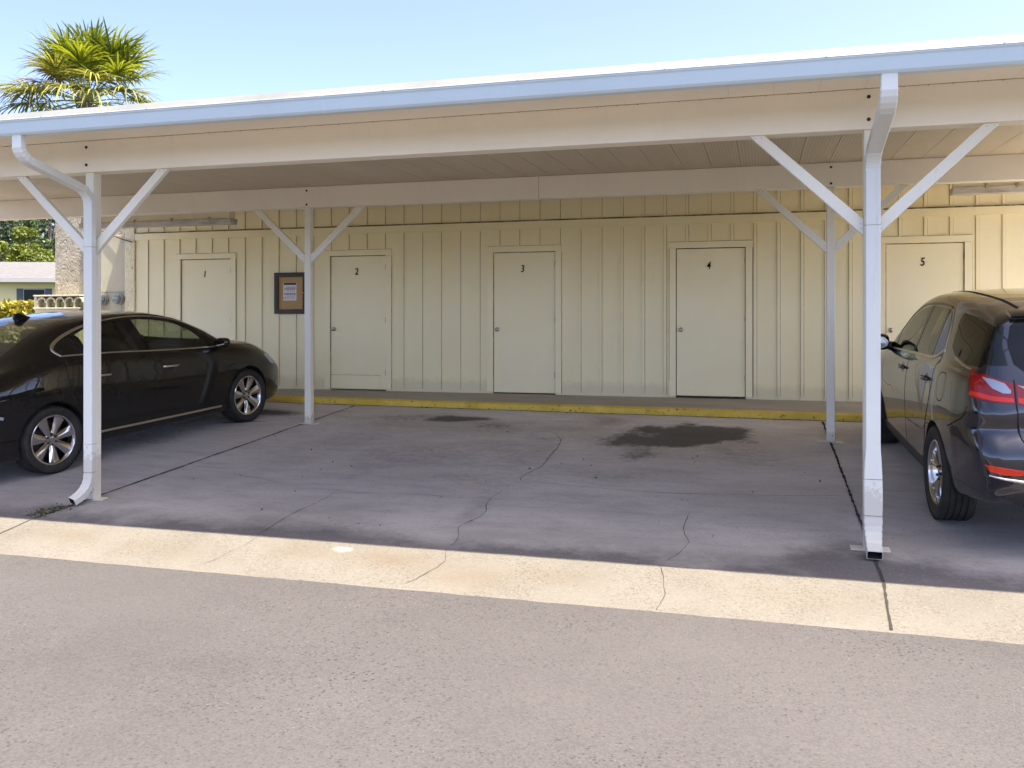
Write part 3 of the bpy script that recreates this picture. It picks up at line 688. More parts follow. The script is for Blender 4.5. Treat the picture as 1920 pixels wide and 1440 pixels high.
# gutter: shaded ogee face, sunlit sloped roof edge above it
gsec = [(5.832, 3.262), (5.752, 3.257), (5.733, 3.272), (5.720, 3.305), (5.706, 3.345), (5.694, 3.355), (5.694, 3.372), (5.702, 3.372), (5.722, 3.35), (5.742, 3.275), (5.824, 3.273), (5.824, 3.411), (5.832, 3.411)]
gsec = [(y, z-.004) for y, z in gsec]
mb = MB()
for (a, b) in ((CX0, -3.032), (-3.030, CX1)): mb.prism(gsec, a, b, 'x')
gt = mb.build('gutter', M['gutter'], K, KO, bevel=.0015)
mb = MB(); mb.prism([(5.688, 3.360), (5.750, 3.4265), (5.90, 3.452), (5.90, 3.4455), (5.756, 3.416), (5.6965, 3.360)], CX0, CX1, 'x'); mb.build('drip_edge', M['roofmetal'], gt, KO, bevel=.0015)
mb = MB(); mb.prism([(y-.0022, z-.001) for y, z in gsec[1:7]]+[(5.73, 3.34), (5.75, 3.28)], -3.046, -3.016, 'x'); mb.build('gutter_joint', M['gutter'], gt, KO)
r_ = random.Random(4)
for k in range(15):
    x = CX0+.6+k*.97
    mb = MB(); mb.lathe([(.006,0),(.006,.003)], (x, 5.6875, 3.362), (0,-1,0), 8); mb.build('rivet', M['steel'], gt, KO)
# beams
FY, RY = 6.58, 10.09
mb = MB(); mb.box(CX0, CX1, FY, FY+.155, 3.092, zsof(FY)-.002); fb = mb.build('front_beam', M['beam'], K, KO, bevel=.006)
mb = MB()
for (a, b) in ((CX0, -2.532), (-2.529, CX1)): mb.box(a, b, RY, RY+.13, 3.208, zsof(RY)-.002)
rb = mb.build('rear_beam', M['beam'], K, KO, bevel=.005)
mb = MB()
for x in np.arange(CX0+.1, CX1, .1524):
    mb.lathe([(.003,0),(.003,.002)], (x, FY, zsof(FY)-.008), (0,-1,0), 6)
mb.box(CX0, CX1, FY-.001, FY-.0002, zsof(FY)-.0035, zsof(FY)-.0005)
mb.build('beam_seam', M['seam'], fb, KO)
PF = [-5.794, .722]; PR = [-5.556, .706, 3.60]
for x in PF:
    for z in (3.315, 3.158):
        mb = MB(); mb.lathe([(.014,0),(.014,.004),(.009,.005),(.009,.011)], (x-.015, FY, z), (0,-1,0), 6); mb.build('bolt', M['bolt'], fb, KO)
for x in PR:
    for z in (3.42, 3.245):
        mb = MB(); mb.lathe([(.014,0),(.014,.004),(.009,.005),(.009,.011)], (x, RY, z), (0,-1,0), 6); mb.build('bolt', M['bolt'], rb, KO)
def post(x, y, w_, zt, spread, zb_, lab=None):
    z0 = zslab(y+.05)
    mb = MB(); mb.box(x-w_/2, x+w_/2, y, y+w_+.01, z0-.03, zt-.0005)
    # grooves of the extruded section
    po = mb.build('post', M['white'], K, KO, bevel=.006)
    if lab: po['label'] = lab
    for s_ in (-1, 1):
        h = w_/2
        poly = [(x+s_*(h+.0005), zb_-.03), (x+s_*(h+.0005), zb_+.085), (x+s_*(spread-.105), zt-.001), (x+s_*spread, zt-.001)]
        mb = MB(); mb.prism(poly, y+.004, y+.052, 'y'); br = mb.build('brace', M['white'], po, KO, bevel=.004)
        for (bxx, bz) in ((x+s_*(h+.02), zb_+.02), (x+s_*(h+.022), zb_+.055), (x+s_*(spread-.085), zt-.018), (x+s_*(spread-.04), zt-.018)):
            mb = MB(); mb.lathe([(.005,0),(.005,.003)], (bxx, y+.004, bz), (0,-1,0), 8); mb.build('screw', M['steel'], po, KO)
    mb = MB(); zz = lambda yy: zslab(yy)
    xa, xb, ya, yb = x-.13, x+.13, y+.0, y+w_
    mb.add([(xa,ya,zz(ya)+.002),(xb,ya,zz(ya)+.002),(xb,yb,zz(yb)+.002),(xa,yb,zz(yb)+.002),(xa,ya,zz(ya)+.010),(xb,ya,zz(ya)+.010),(xb,yb,zz(yb)+.010),(xa,yb,zz(yb)+.010)],
           [(0,3,2,1),(4,5,6,7),(0,1,5,4),(1,2,6,5),(2,3,7,6),(3,0,4,7)])
    mb.build('base_plate', M['white'], po, KO)
    mb = MB(); mb.lathe([(.006,0),(.006,.004)], (x+w_*.18, y, z0+.07), (0,-1,0), 8); mb.build('screw', M['bolt'], po, KO)
for x in PF: post(x, FY+.02, .088, 3.092, .815, 2.385)
for x in PR: post(x, RY+.02, .084, 3.208, .79, 2.53)

def downspout(path, w_, d_, bulge=None):
    """path: (x, y, z, pleated?) ; rounded box section whose width stays along X"""
    P = [Vector(p[:3]) for p in path]; rings = []
    for i, p in enumerate(P):
        t = (P[min(i+1, len(P)-1)]-P[max(i-1, 0)]).normalized()
        a = Vector((1, 0, 0)); a = (a - t*a.dot(t)).normalized(); b = t.cross(a).normalized()
        k = 1.0 + (.055 if (path[i][3] and i % 2) else 0.0); ww = w_
        if bulge: ww = w_*(1+.27*max(0, 1-((p.z-bulge[0])/bulge[1])**2)); 
        hx, hy, c_ = ww/2*k, d_/2*k, .006
        pts = []
        for (sx, sy) in ((1,1),(-1,1),(-1,-1),(1,-1)):
            for th in (0, 90):
                q = {(1,1):0, (-1,1):90, (-1,-1):180, (1,-1):270}[(sx, sy)]
                ang = R(q+th); pts.append((sx*(hx-c_)+c_*math.cos(ang), sy*(hy-c_)+c_*math.sin(ang)))
        rings.append([p + a*u + b*v for u, v in pts])
    mb = MB(); mb.sweep(rings, cap=False)
    # inner lining so the open end reads as a hollow pipe
    inner = [[P[i] + (q-P[i])*.90 for q in rings[i]] for i in range(len(P))]
    n0 = len(mb.v); mb.cur = 1; mb.sweep([list(reversed(r__)) for r__ in inner], cap=False)
    k = len(rings[0]); e = len(P)-1; mb.cur = 0
    mb.add(rings[e]+inner[e], [(j, (j+1) % k, k+(j+1) % k, k+j) for j in range(k)])
    ob = mb.build('downspout', [M['spout'], M['dark']], gt, KO, bevel=0)
    return ob
def arc(p0, c, p1, k):
    p0, c, p1 = Vector(p0), Vector(c), Vector(p1)
    return [tuple((1-t)**2*p0+2*t*(1-t)*c+t*t*p1)+(1,) for t in [i/k for i in range(k+1)]]
def spout(xt, xp, xo, yo, bulge=None):
    yt, yp = 5.785, FY-.036
    zb0 = zslab(yp)
    top = [(xt, yt, 3.256, 0), (xt, yt, 3.20, 0)] + arc((xt, yt, 3.175), (xt, yt, 3.105), (xt+(xp-xt)*.13, yt+(yp-yt)*.13, 3.065), 9)
    low = arc((xt+(xp-xt)*.87, yt+(yp-yt)*.87, 2.925), (xp, yp, 2.875), (xp, yp, 2.80), 11)
    path = top + low
    for z in np.linspace(2.78, zb0+.26, 26): path.append((xp, yp, z, 0))
    path += arc((xp, yp, zb0+.25), (xp, yp, zb0+.10), (xo, yo, zslab(yo)+.045), 11)
    ob = downspout(path, .097 if bulge else .088, .062, bulge)
    for zz in (2.42, zb0+.52, zb0+.27):
        mb = MB(); hw_ = .0465*(1.30 if bulge and zz < 1 else 1.1 if bulge else 1); mb.box(xp-hw_, xp+hw_, yp-.0325, yp+.0325, zz-.0015, zz+.0015); mb.build('band', M['seam'], gt, KO)
    return ob
spout(-5.76, -5.742, -5.80, 6.40); spout(.735, .728, .724, 6.385, (.55, .34))

# ------------------------------------------------------------------ fluorescent fixtures
def fixture(x0, x1, z, lab):
    y = 11.15
    o = empty('ceiling_light', ((x0+x1)/2, y, z+.10), lab, 'ceiling light', 'fluorescent lights under the carport roof'); O = o.location
    mb = MB(); mb.box(x0+.02, x1-.02, y-.075, y+.075, z-.0035, z+.10)
    for hx in (x0+.5, x1-.5): mb.box(hx-.02, hx+.02, y-.02, y+.02, z+.10, zsof(y)-.001)
    mb.build('housing', M['fixture'], o, O, bevel=.005)
    mb = MB()
    sec = [(y-.095, z-.004), (y-.095, z-.018), (y-.080, z-.082), (y+.080, z-.082), (y+.095, z-.018), (y+.095, z-.004)]
    mb.prism(sec, x0, x1, 'x'); mb.build('lens_cover', M['lens'], o, O, bevel=.004)
    for k in range(4):
        xx = x0+.35+k*(x1-x0-.7)/3
        mb = MB(); mb.box(xx-.012, xx+.012, y-.102, y-.0955, z-.035, z+.012); mb.box(xx-.016, xx+.016, y-.102, y-.0755, z+.012, z+.022); mb.build('clip', M['steel'], o, O)
fixture(-9.9, -7.30, 3.245, 'long dirty ceiling light under the left end of the carport roof')
fixture(2.08, 3.70, 3.295, 'long ceiling light behind the right rear post above door 5')

# ------------------------------------------------------------------ foliage helpers
def leaf_mesh(name, m, parent, pts, sizes, org=None, seed=1, aspect=.55, tones=None):
    r = np.random.RandomState(seed); n_ = len(pts); pts = np.asarray(pts, float)
    a = r.normal(size=(n_, 3)); a /= np.linalg.norm(a, axis=1)[:, None]
    b = r.normal(size=(n_, 3)); b -= a*(a*b).sum(1)[:, None]; b /= np.linalg.norm(b, axis=1)[:, None]
    s = np.asarray(sizes)[:, None]
    q = np.stack([pts-a*s, pts+b*s*aspect, pts+a*s, pts-b*s*aspect], 1).reshape(-1, 3)
    if org is not None: q = q-np.array(org)
    me = bpy.data.meshes.new(name); me.from_pydata(q.tolist(), [], np.arange(4*n_).reshape(-1, 4).tolist()); me.materials.append(m); me.update()
    t = np.repeat(r.rand(n_) if tones is None else tones, 4).astype(np.float32)
    at = me.attributes.new('tone', 'FLOAT', 'POINT'); at.data.foreach_set('value', t)
    o = bpy.data.objects.new(name, me); C.objects.link(o)
    if parent is not None: o.parent = parent
    elif org is not None: o.location = org
    return o
def tree(name, loc, h, cr, m, lab, seed, nleaf=9000, leaf=.10, nclump=40, trunk_r=.16, zlow=.35, flat=.75, grp=None):
    r = np.random.RandomState(seed); T = empty(name, loc, lab, 'tree', grp); L_ = Vector(loc)
    cz = h*(zlow+1)/2; rz = h*(1-zlow)/2
    cl = []
    while len(cl) < nclump:
        p = r.uniform(-1, 1, 3)
        if np.linalg.norm(p) < 1 and np.linalg.norm(p) > .35: cl.append(p*[cr, cr, rz]+[0, 0, cz])
    mb = MB(); mb.tube([(0,0,-.3),(.03*h,.0,h*.2),(.0,.02*h,h*.42),(0,0,h*.62),(.02*h,0,h*.85)], [trunk_r*1.25, trunk_r, trunk_r*.8, trunk_r*.5, trunk_r*.15], 9)
    for p in cl[:nclump//2]:
        z0 = r.uniform(.3, .6)*h
        mid = np.array([p[0]*.45, p[1]*.45, z0+(p[2]-z0)*.6])
        mb.tube([(0,0,z0), tuple(mid), tuple(p)], [trunk_r*.4, trunk_r*.22, trunk_r*.06], 6)
    mb.build('trunk', M['bark'], T, smooth=True)
    pts = []; ton = []; per = nleaf//nclump
    for p in cl:
        rad = cr*r.uniform(.22, .42); q = r.normal(size=(per, 3)); q /= np.linalg.norm(q, axis=1)[:, None]
        q *= (rad*r.uniform(.45, 1.05, per)**.6)[:, None]*np.array([1, 1, flat]); pts.append(q+p); ton.append(np.clip(r.normal(r.uniform(.25, .75), .22, per), 0, 1))
    pts = np.concatenate(pts); ton = np.concatenate(ton)
    leaf_mesh('crown', m, T, pts, r.uniform(.6, 1.3, len(pts))*leaf, None, seed+1, .55, ton)
    return T

# axis directions of the photograph's view, used only to lay out the far yard
def at(px_, d): # point on the ground line of sight at pixel column px_, depth d
    a = (px_-960)/1662.; th = R(15.79); f_ = Vector((-math.sin(th), math.cos(th), 0)); r_ = Vector((math.cos(th), math.sin(th), 0))
    return f_*d + r_*(a*d)

# neighbour house
hp = at(50, 31.5); ang = math.atan2(.36, .93)
Hs = empty('neighbour_house', (hp.x, hp.y, .72), 'pale yellow bungalow with white roof and blue shutters beyond the stucco wall', 'house', rot=(0, 0, ang))
mb = MB(); mb.box(-7, 7, 0, 8, -.3, 2.50); mb.build('wall', M['housewall'], Hs)
mb = MB(); mb.prism([(-.7, 2.46), (-.7, 2.58), (4, 3.45), (8.7, 2.58), (8.7, 2.46)], -7.6, 7.6, 'x'); hr_ = mb.build('roof', M['houseroof'], Hs)
mb = MB(); mb.box(-7.62, 7.62, -.74, -.702, 2.44, 2.585); mb.build('fascia_board', M['fascia'], hr_)
for k, wx in enumerate((.27, -3.2, 3.6)):
    mb = MB(); ww, z0, z1 = .38, 1.25, 2.24
    for b in ((wx-ww, wx+ww, -.04, -.001, z1-.04, z1), (wx-ww, wx+ww, -.05, -.001, z0, z0+.05), (wx-ww, wx-ww+.03, -.04, -.001, z0+.051, z1-.041), (wx+ww-.03, wx+ww, -.04, -.001, z0+.051, z1-.041), (wx-ww+.031, wx+ww-.031, -.035, -.001, 1.73, 1.76)): mb.box(*b)
    fr = mb.build('window', M['fascia'], Hs)
    mb = MB(); mb.box(wx-ww+.03, wx+ww-.03, -.02, -.002, z0+.05, z1-.04); mb.build('pane', M['pane'], fr)
    for s_ in (-1, 1):
        mb = MB(); xa = wx+s_*(ww+.115); mb.box(xa-.10, xa+.10, -.04, -.001, z0, z1)
        for q in range(12): mb.box(xa-.08, xa+.08, -.048, -.041, z0+.04+q*.078, z0+.09+q*.078)
        mb.build('shutter', M['shutter'], Hs)

# hedge
hx = at(20, 21.5)
r_ = np.random.RandomState(5)
n_ = 9000
pts = np.stack([r_.uniform(-3.2, 3.2, n_), r_.uniform(-.5, .5, n_), r_.uniform(0, 1, n_)], 1)
top = 1.42 + .10*np.sin(pts[:,0]*4.1) + .07*np.sin(pts[:,0]*9.7+1)
pts[:,2] = top*(1-(1-pts[:,2])**1.0*1.0)*1.0
pts[:,2] = np.where(r_.rand(n_) < .6, top*r_.uniform(.75, 1.04, n_), pts[:,2])
H_ = empty('hedge', (hx.x, hx.y, .70), 'bright yellow green hedge in front of the bungalow', 'hedge', rot=(0, 0, R(15.79)))
ton = np.clip(r_.normal(.55, .25, n_) - .35*(pts[:,0] > .75), 0, 1)
leaf_mesh('foliage', M['leaf_yellow'], H_, pts, r_.uniform(.05, .10, n_), None, 9, .5, ton)
mb = MB()
for k in range(14): mb.tube([(-3+k*.46, 0, -.2), (-3+k*.46+.05, .05, .5), (-3+k*.46-.03, -.03, 1.15)], [.02, .015, .006], 5)
mb.build('stems', M['bark'], H_)

# trees behind the house
for (px_, d, z, h, cr, mm, lab, seed, nl, lf, ncl) in (
    (42, 44, .78, 5.6, 1.55, 'leaf_light', 'bright yellow green rounded tree right behind the bungalow roof', 11, 18000, .075, 34),
    (-12, 60, .78, 10.2, 3.6, 'leaf_dark', 'tall dark tree behind the bungalow at the left edge of the photo', 12, 9000, .15, 34),
    (92, 54, .78, 8.2, 2.0, 'leaf_mid', 'mid green tree behind the bungalow beside the stucco wall', 13, 8000, .12, 26),
    (160, 66, .78, 9.5, 4.5, 'leaf_dark', 'dark green tree mostly hidden behind the stucco wall', 14, 7000, .18, 36),
    (45, 76, .78, 11.5, 5.0, 'leaf_mid', 'farthest tree showing sky gaps above the yellow green tree', 15, 8000, .17, 34)):
    p = at(px_, d); tree('tree', (p.x, p.y, z), h, cr, M[mm], lab, seed, nl, lf, ncl, .2, .22, .8, 'trees behind the bungalow')

# palm
pp_ = at(163, 23)
P_ = empty('palm_tree', (pp_.x, pp_.y, .72), 'cabbage palm with fan fronds rising above the carport roof at left', 'palm tree')
mb = MB(); rr = random.Random(9); tp = []
for k in range(26): tp.append((.06*math.sin(k*.2), .03*math.cos(k*.3), -.2+k*.284))
mb.tube(tp, [.16+.010*((k % 2)*2-1) for k in range(26)], 14); mb.build('trunk', M['bark'], P_, smooth=True)
TOP = Vector((0, 0, 6.85))
mb = MB()
for k in range(26):
    a = k*2.4; d = Vector((math.cos(a), math.sin(a), .9)).normalized(); b0 = TOP+Vector((0, 0, -.55+.02*k))
    mb.tube([b0+d*.12, b0+d*.42], [.035, .02], 5)
mb.build('boots', M['palm_dead'] if False else M['bark'], P_)
def frond(az, el, plen, rad, kind, seed):
    r = random.Random(seed); az = R(az); el = R(el)
    d = Vector((math.cos(az)*math.cos(el), math.sin(az)*math.cos(el), math.sin(el)))
    side = d.cross(Vector((0, 0, 1))); side = side.normalized() if side.length > .05 else Vector((1, 0, 0))
    up = side.cross(d).normalized()
    droop = max(.1, .75-.45*math.sin(el))
    base = TOP + Vector((0, 0, -.1))
    tip = base + d*plen - Vector((0, 0, 1))*plen*plen*.13*droop
    mid = base + d*plen*.5 - Vector((0, 0, 1))*plen*plen*.02*droop
    mb = MB(); mb.cur = 0; mb.tube([base, mid, tip], [.024, .016, .011], 5)
    mb.cur = 1; nl = 44; tones = []
    axis = (d - Vector((0, 0, 1))*.32*droop).normalized()
    nv0 = len(mb.v)
    for i in range(nl):
        t = (i+.5)/nl*2-1; a = t*R(128) + r.uniform(-.05, .05)
        ld = (axis*math.cos(a) + side*math.sin(a) + up*(.22*abs(math.sin(a))+r.uniform(-.10, .14))).normalized()
        L_ = rad*(1-.33*abs(t)**2)*r.uniform(.82, 1.08)
        wv = ld.cross(up).normalized()*(.019+.010*(1-abs(t)))
        g = droop*r.uniform(.5, 1.6)
        st = tip + axis*(.22*(1-abs(t)))
        prof = [(0, .5), (.33, 1.0), (.62, .8), (.85, .45), (1.0, .08)]; vs = []
        for (s_, wf) in prof:
            drop = Vector((0, 0, -1))*(L_*g*.55*s_**2.6)
            c_ = st + ld*L_*s_*(1-.15*g*s_) + drop
            vs += [c_-wv*wf, c_+wv*wf]
        mb.add(vs, [(2*k, 2*k+1, 2*k+3, 2*k+2) for k in range(len(prof)-1)])
        tones += [min(1, max(0, r.gauss(.48, .30)))]*len(vs)
    o = mb.build('frond', [M['palm_stalk'] if kind != 'palm_dead' else M['bark'], M[kind]], P_)
    at_ = o.data.attributes.new('tone', 'FLOAT', 'POINT'); at_.data.foreach_set('value', [0.5]*nv0+tones)
    return o
q = 0
FR = []
# upright young fronds, spreading middle fronds, hanging old fronds
for (az, el, pl, ra, kd) in ((100,84,1.15,.95,'palm_green'),(300,80,1.05,.95,'palm_green'),(200,74,.95,.95,'palm_green'),(20,62,1.25,.95,'palm_green'),(0,48,1.35,1.0,'palm_green'),(330,55,1.25,.95,'palm_green'),(60,58,1.2,.9,'palm_green'),
    (160,62,1.1,.95,'palm_green'),(230,60,1.05,.95,'palm_green'),(130,50,1.2,.95,'palm_green'),(275,52,1.1,.9,'palm_green'),(185,45,1.0,.9,'palm_green'),(350,30,1.35,.9,'palm_green'),(40,35,1.3,.9,'palm_green'),
    (210,30,.95,.7,'palm_dead'),(190,24,.85,.6,'palm_dead'),(245,36,.8,.6,'palm_dead'),
    (175,10,1.4,.95,'palm_green'),(200,8,1.3,.9,'palm_yellow'),(225,12,1.2,.9,'palm_yellow'),(255,8,1.2,.9,'palm_yellow'),(285,12,1.15,.9,'palm_yellow'),(315,10,1.2,.9,'palm_yellow'),(345,8,1.35,.95,'palm_yellow'),(10,10,1.4,.95,'palm_green'),
    (45,5,1.35,.9,'palm_yellow'),(80,12,1.3,.9,'palm_green'),(110,15,1.3,.9,'palm_green'),(145,10,1.35,.9,'palm_yellow'),
    (115,70,1.2,.95,'palm_green'),(245,68,1.0,.95,'palm_green'),(340,44,1.45,1.0,'palm_green'),(15,42,1.4,1.0,'palm_green'),(180,56,1.15,1.0,'palm_green'),(205,52,1.0,.9,'palm_green'),(265,34,1.15,.9,'palm_yellow'),(300,36,1.2,.95,'palm_green'),(215,18,1.35,.9,'palm_yellow'),(325,20,1.3,.9,'palm_yellow'),(190,-14,1.3,.9,'palm_yellow'),(230,-18,1.2,.85,'palm_yellow'),(270,-16,1.2,.85,'palm_yellow'),(310,-15,1.2,.85,'palm_yellow'),(350,-14,1.25,.9,'palm_yellow'),(160,-8,1.45,.95,'palm_green'),(30,-15,1.3,.85,'palm_yellow')):
    q += 1; frond(az+rr.uniform(-8, 8), el+rr.uniform(-4, 4), pl*(1.0 if el > 60 else .98), ra*1.24, kd, q)

# litter and moss
r_ = np.random.RandomState(2); pts = []; 
for k in range(70):
    x, y = r_.uniform(-5.6, .6), r_.uniform(6.3, 11.1); pts.append((x, y, zslab(y)+.012))
for k in range(60):
    x = r_.uniform(-6, 1.0); y = kerb_y(x)-abs(r_.normal(0, .05)); pts.append((x, y, zslab(y)+.012))
tag(leaf_mesh('leaf_litter', M['litter'], None, pts, r_.uniform(.006, .018, len(pts)), None, 3, .5), 'scattered dry leaf bits on the parking slab', 'leaf litter', kind='stuff')
pts = []
for k in range(260):
    t = r_.rand(); x = -5.90+.02*r_.normal() - .02 + r_.normal()*.05; y = 6.06+t*.32; pts.append((x+.06*t, y, zslab(y)+.006+abs(r_.normal())*.008))
tag(leaf_mesh('moss', M['moss'], None, pts, r_.uniform(.005, .014, len(pts)), None, 4, .6), 'dark moss growing in the joint by the left downspout', 'moss', kind='stuff')
#CARS#
# ------------------------------------------------------------------ cars
def pchip(tab):
    xs = np.array([t[0] for t in tab], float); ys = np.array([t[1] for t in tab], float)
    o_ = np.argsort(xs); xs, ys = xs[o_], ys[o_]
    h = np.diff(xs); dl = np.diff(ys)/h; d = np.zeros_like(xs)
    for i in range(1, len(xs)-1):
        if dl[i-1]*dl[i] > 0:
            w1, w2 = 2*h[i]+h[i-1], h[i]+2*h[i-1]; d[i] = (w1+w2)/(w1/dl[i-1]+w2/dl[i])
    d[0], d[-1] = dl[0], dl[-1]
    def f(x):
        x = np.clip(x, xs[0], xs[-1]); i = int(np.clip(np.searchsorted(xs, x)-1, 0, len(h)-1)); t = (x-xs[i])/h[i]
        return float((2*t**3-3*t**2+1)*ys[i]+(t**3-2*t**2+t)*h[i]*d[i]+(-2*t**3+3*t**2)*ys[i+1]+(t**3-t**2)*h[i]*d[i+1])
    return f
def catmull(pts, sub):
    """centripetal-ish smooth resampling of an open polyline"""
    P = [np.array(p, float) for p in pts]; P = [2*P[0]-P[1]] + P + [2*P[-1]-P[-2]]; out = []
    for i in range(1, len(P)-2):
        p0, p1, p2, p3 = P[i-1:i+3]
        l0, l1, l2 = [max(np.linalg.norm(b-a), 1e-6)**.5 for a, b in ((p0,p1),(p1,p2),(p2,p3))]
        m1 = (p2-p1)+l1*((p1-p0)/l0-(p2-p0)/(l0+l1)); m2 = (p2-p1)+l1*((p3-p2)/l2-(p3-p1)/(l1+l2))
        for k in range(sub):
            t = k/sub; out.append((2*t**3-3*t**2+1)*p1+(t**3-2*t**2+t)*m1+(-2*t**3+3*t**2)*p2+(t**3-t**2)*m2)
    out.append(P[-2]); return out

class Car:
    def __init__(s, root, T, xs, paint, arches, arch_r, cab, panes, screens, zdash, zshelf, fold=None):
        s.root = root; F = {k: pchip(v) for k, v in T.items()}; s.F = F
        rings = []
        for x in xs:
            g = {k: f(x) for k, f in F.items()}
            hw, zb, zt = g['hw'], g['zb'], g['zt']
            zw = g['zw']; zg = min(g['zg'], zt-.02); zr = min(max(g['zr'], zg+.006), zt-.006); hg = min(g['hg'], hw-.012); hr = min(g['hr'], hg-.02)
            zw = min(zw, zg-.12)
            zw = max(zw, zb+.1)
            key = [(0, zb), (.80*(hw-.06), zb), (hw-.075, zb+.012), (hw-.045, zb+.05), (hw-.018, zb+(zw-zb)*.45), (hw, zw), (hw-.006, zw+(zg-zw)*.45), (hw-.5*(hw-hg)-.002, zg-.045), (hg, zg),
                   (hg+(hr-hg)*.5+.010, zg+(zr-zg)*.5), (hr, zr), (hr*.86, zr+(zt-zr)*.52), (hr*.5, zr+(zt-zr)*.88), (0, zt)]
            half = catmull(key, 5)
            ring = [(x, -p[0], p[1]) for p in half] + [(x, p[0], p[1]) for p in reversed(half[1:-1])]
            rings.append(ring)
        if fold:
            for ring in rings:
                for i_, (x_, y_, z_) in enumerate(ring):
                    ring[i_] = (x_-fold(z_)*min(1, max(0, (-1.93-x_)/.22)), y_, z_)
        s.half = len(half)
        mb = MB(); mb.sweep(rings)
        s.mb = mb
        # smooth normals + ray casting helpers on the uncut shell
        me = bpy.data.meshes.new('shell'); me.from_pydata(mb.v, [], mb.f); me.update()
        bm = bmesh.new(); bm.from_mesh(me); bmesh.ops.recalc_face_normals(bm, faces=bm.faces); bmesh.ops.triangulate(bm, faces=bm.faces)
        bm.normal_update(); s.N = [v.normal.copy() for v in bm.verts]; s.V = [v.co.copy() for v in bm.verts]; s.T = [tuple(v.index for v in f.verts) for f in bm.faces]
        s.bvh = BVHTree.FromPolygons(s.V, s.T); bm.to_mesh(me); bm.free(); bpy.data.meshes.remove(me)
        bo = mb.build('body', paint, None)
        bm = bmesh.new(); bm.from_mesh(bo.data); bmesh.ops.recalc_face_normals(bm, faces=bm.faces); bm.to_mesh(bo.data); bm.free()
        # cut the wheel arches
        cut = MB()
        for ax in arches:
            for sd in (-1, 1): cut.lathe([(arch_r, 0), (arch_r, .34)], (ax, sd*1.05, .355), (0, -sd, 0), 48)
        co = cut.build('cut', M['plastic'], None)
        bm = bmesh.new(); bm.from_mesh(co.data); bmesh.ops.recalc_face_normals(bm, faces=bm.faces); bm.to_mesh(co.data); bm.free()
        bo.data.materials.append(M['plastic']); bo.data.materials.append(M['cabin'])
        # cabin hollow, side glass openings, front and rear screen openings
        rings = []
        for x in np.arange(cab[0], cab[1]+.001, .08):
            g = {k: f(x) for k, f in F.items()}; zt = g['zt']; zg = min(g['zg'], zt-.02); zr = min(max(g['zr'], zg+.006), zt-.006)
            top = max(zt-.045, .62); zr_ = min(zr-.035, top-.02); zg_ = min(zg-.02, zr_-.03)
            hp = [(g['hw']-.13, .40), (g['hw']-.085, .50), (g['hg']-.05, zg_), (g['hr']-.045, zr_), (g['hr']*.5, top-.006)]
            rings.append([(x, -a, b) for a, b in hp] + [(x, a, b) for a, b in reversed(hp)])
        cuts = []
        cb = MB(); cb.sweep(rings); cuts.append(cb)
        cb = MB()
        for pl in panes: cb.prism(pl, -1.3, 1.3, 'y')
        cuts.append(cb)
        cb = MB(); cb.prism(screens[0], zdash, 2.2, 'z'); cb.prism(screens[1], zshelf, 2.2, 'z'); cuts.append(cb)
        extra = []
        for cb in cuts:
            c2 = cb.build('cut', M['cabin'], None); bm = bmesh.new(); bm.from_mesh(c2.data); bmesh.ops.recalc_face_normals(bm, faces=bm.faces); bm.to_mesh(c2.data); bm.free()
            m2 = bo.modifiers.new('c', 'BOOLEAN'); m2.operation = 'DIFFERENCE'; m2.object = c2; m2.solver = 'EXACT'; m2.material_mode = 'TRANSFER'; extra.append(c2)
        md = bo.modifiers.new('b', 'BOOLEAN'); md.operation = 'DIFFERENCE'; md.object = co; md.solver = 'EXACT'; md.material_mode = 'TRANSFER'
        dg = bpy.context.evaluated_depsgraph_get(); me = bpy.data.meshes.new_from_object(bo.evaluated_get(dg)); me.name = 'body'
        for q_ in [co]+extra: C.objects.unlink(q_); bpy.data.objects.remove(q_)
        old = bo.data; bo.modifiers.clear(); bo.data = me; bpy.data.meshes.remove(old)
        me.polygons.foreach_set('use_smooth', [True]*len(me.polygons)); me.set_sharp_from_angle(angle=R(38))
        bo.parent = root; s.body = bo
    def cabin(s, fx, rx, zs, wheel_y):
        """seats, dashboard and steering wheel inside the hollow shell"""
        for (x, ys) in ((fx, (-.36, .36)), (rx, (0,))):
            for y in ys:
                wd = .25 if len(ys) == 2 else .60
                se = bpy.data.objects.new('seat', None); C.objects.link(se); se.parent = s.root; se.empty_display_size = .1
                mb = MB(); ellipsoid(mb, (x, y, zs), (.27, wd, .09), 20, 4); mb.build('seat_base', M['seat'], se, smooth=True)
                mb = MB(); ellipsoid(mb, (x-.30, y, zs+.34), (.08, wd, .32), 20, 4, Matrix.Rotation(R(-14), 3, 'Y')); mb.build('seat_back', M['seat'], se, smooth=True)
                for hy in ((y,) if len(ys) == 2 else (-.38, .38)):
                    mb = MB(); ellipsoid(mb, (x-.40, hy, zs+.735), (.055, .13, .085), 16, 3.5); mb.build('headrest', M['seat'], se, smooth=True)
        mb = MB(); pts = [(fx+.50+.07*math.sin(a), wheel_y+.185*math.cos(a), zs+.36+.17*math.sin(a)) for a in np.linspace(0, 2*math.pi, 33)]
        mb.tube(pts, .014, 8); mb.tube([(fx+.50, wheel_y-.17, zs+.36), (fx+.50, wheel_y+.17, zs+.36)], .022, 6); mb.build('steering_wheel', M['plastic'], s.root, smooth=True)
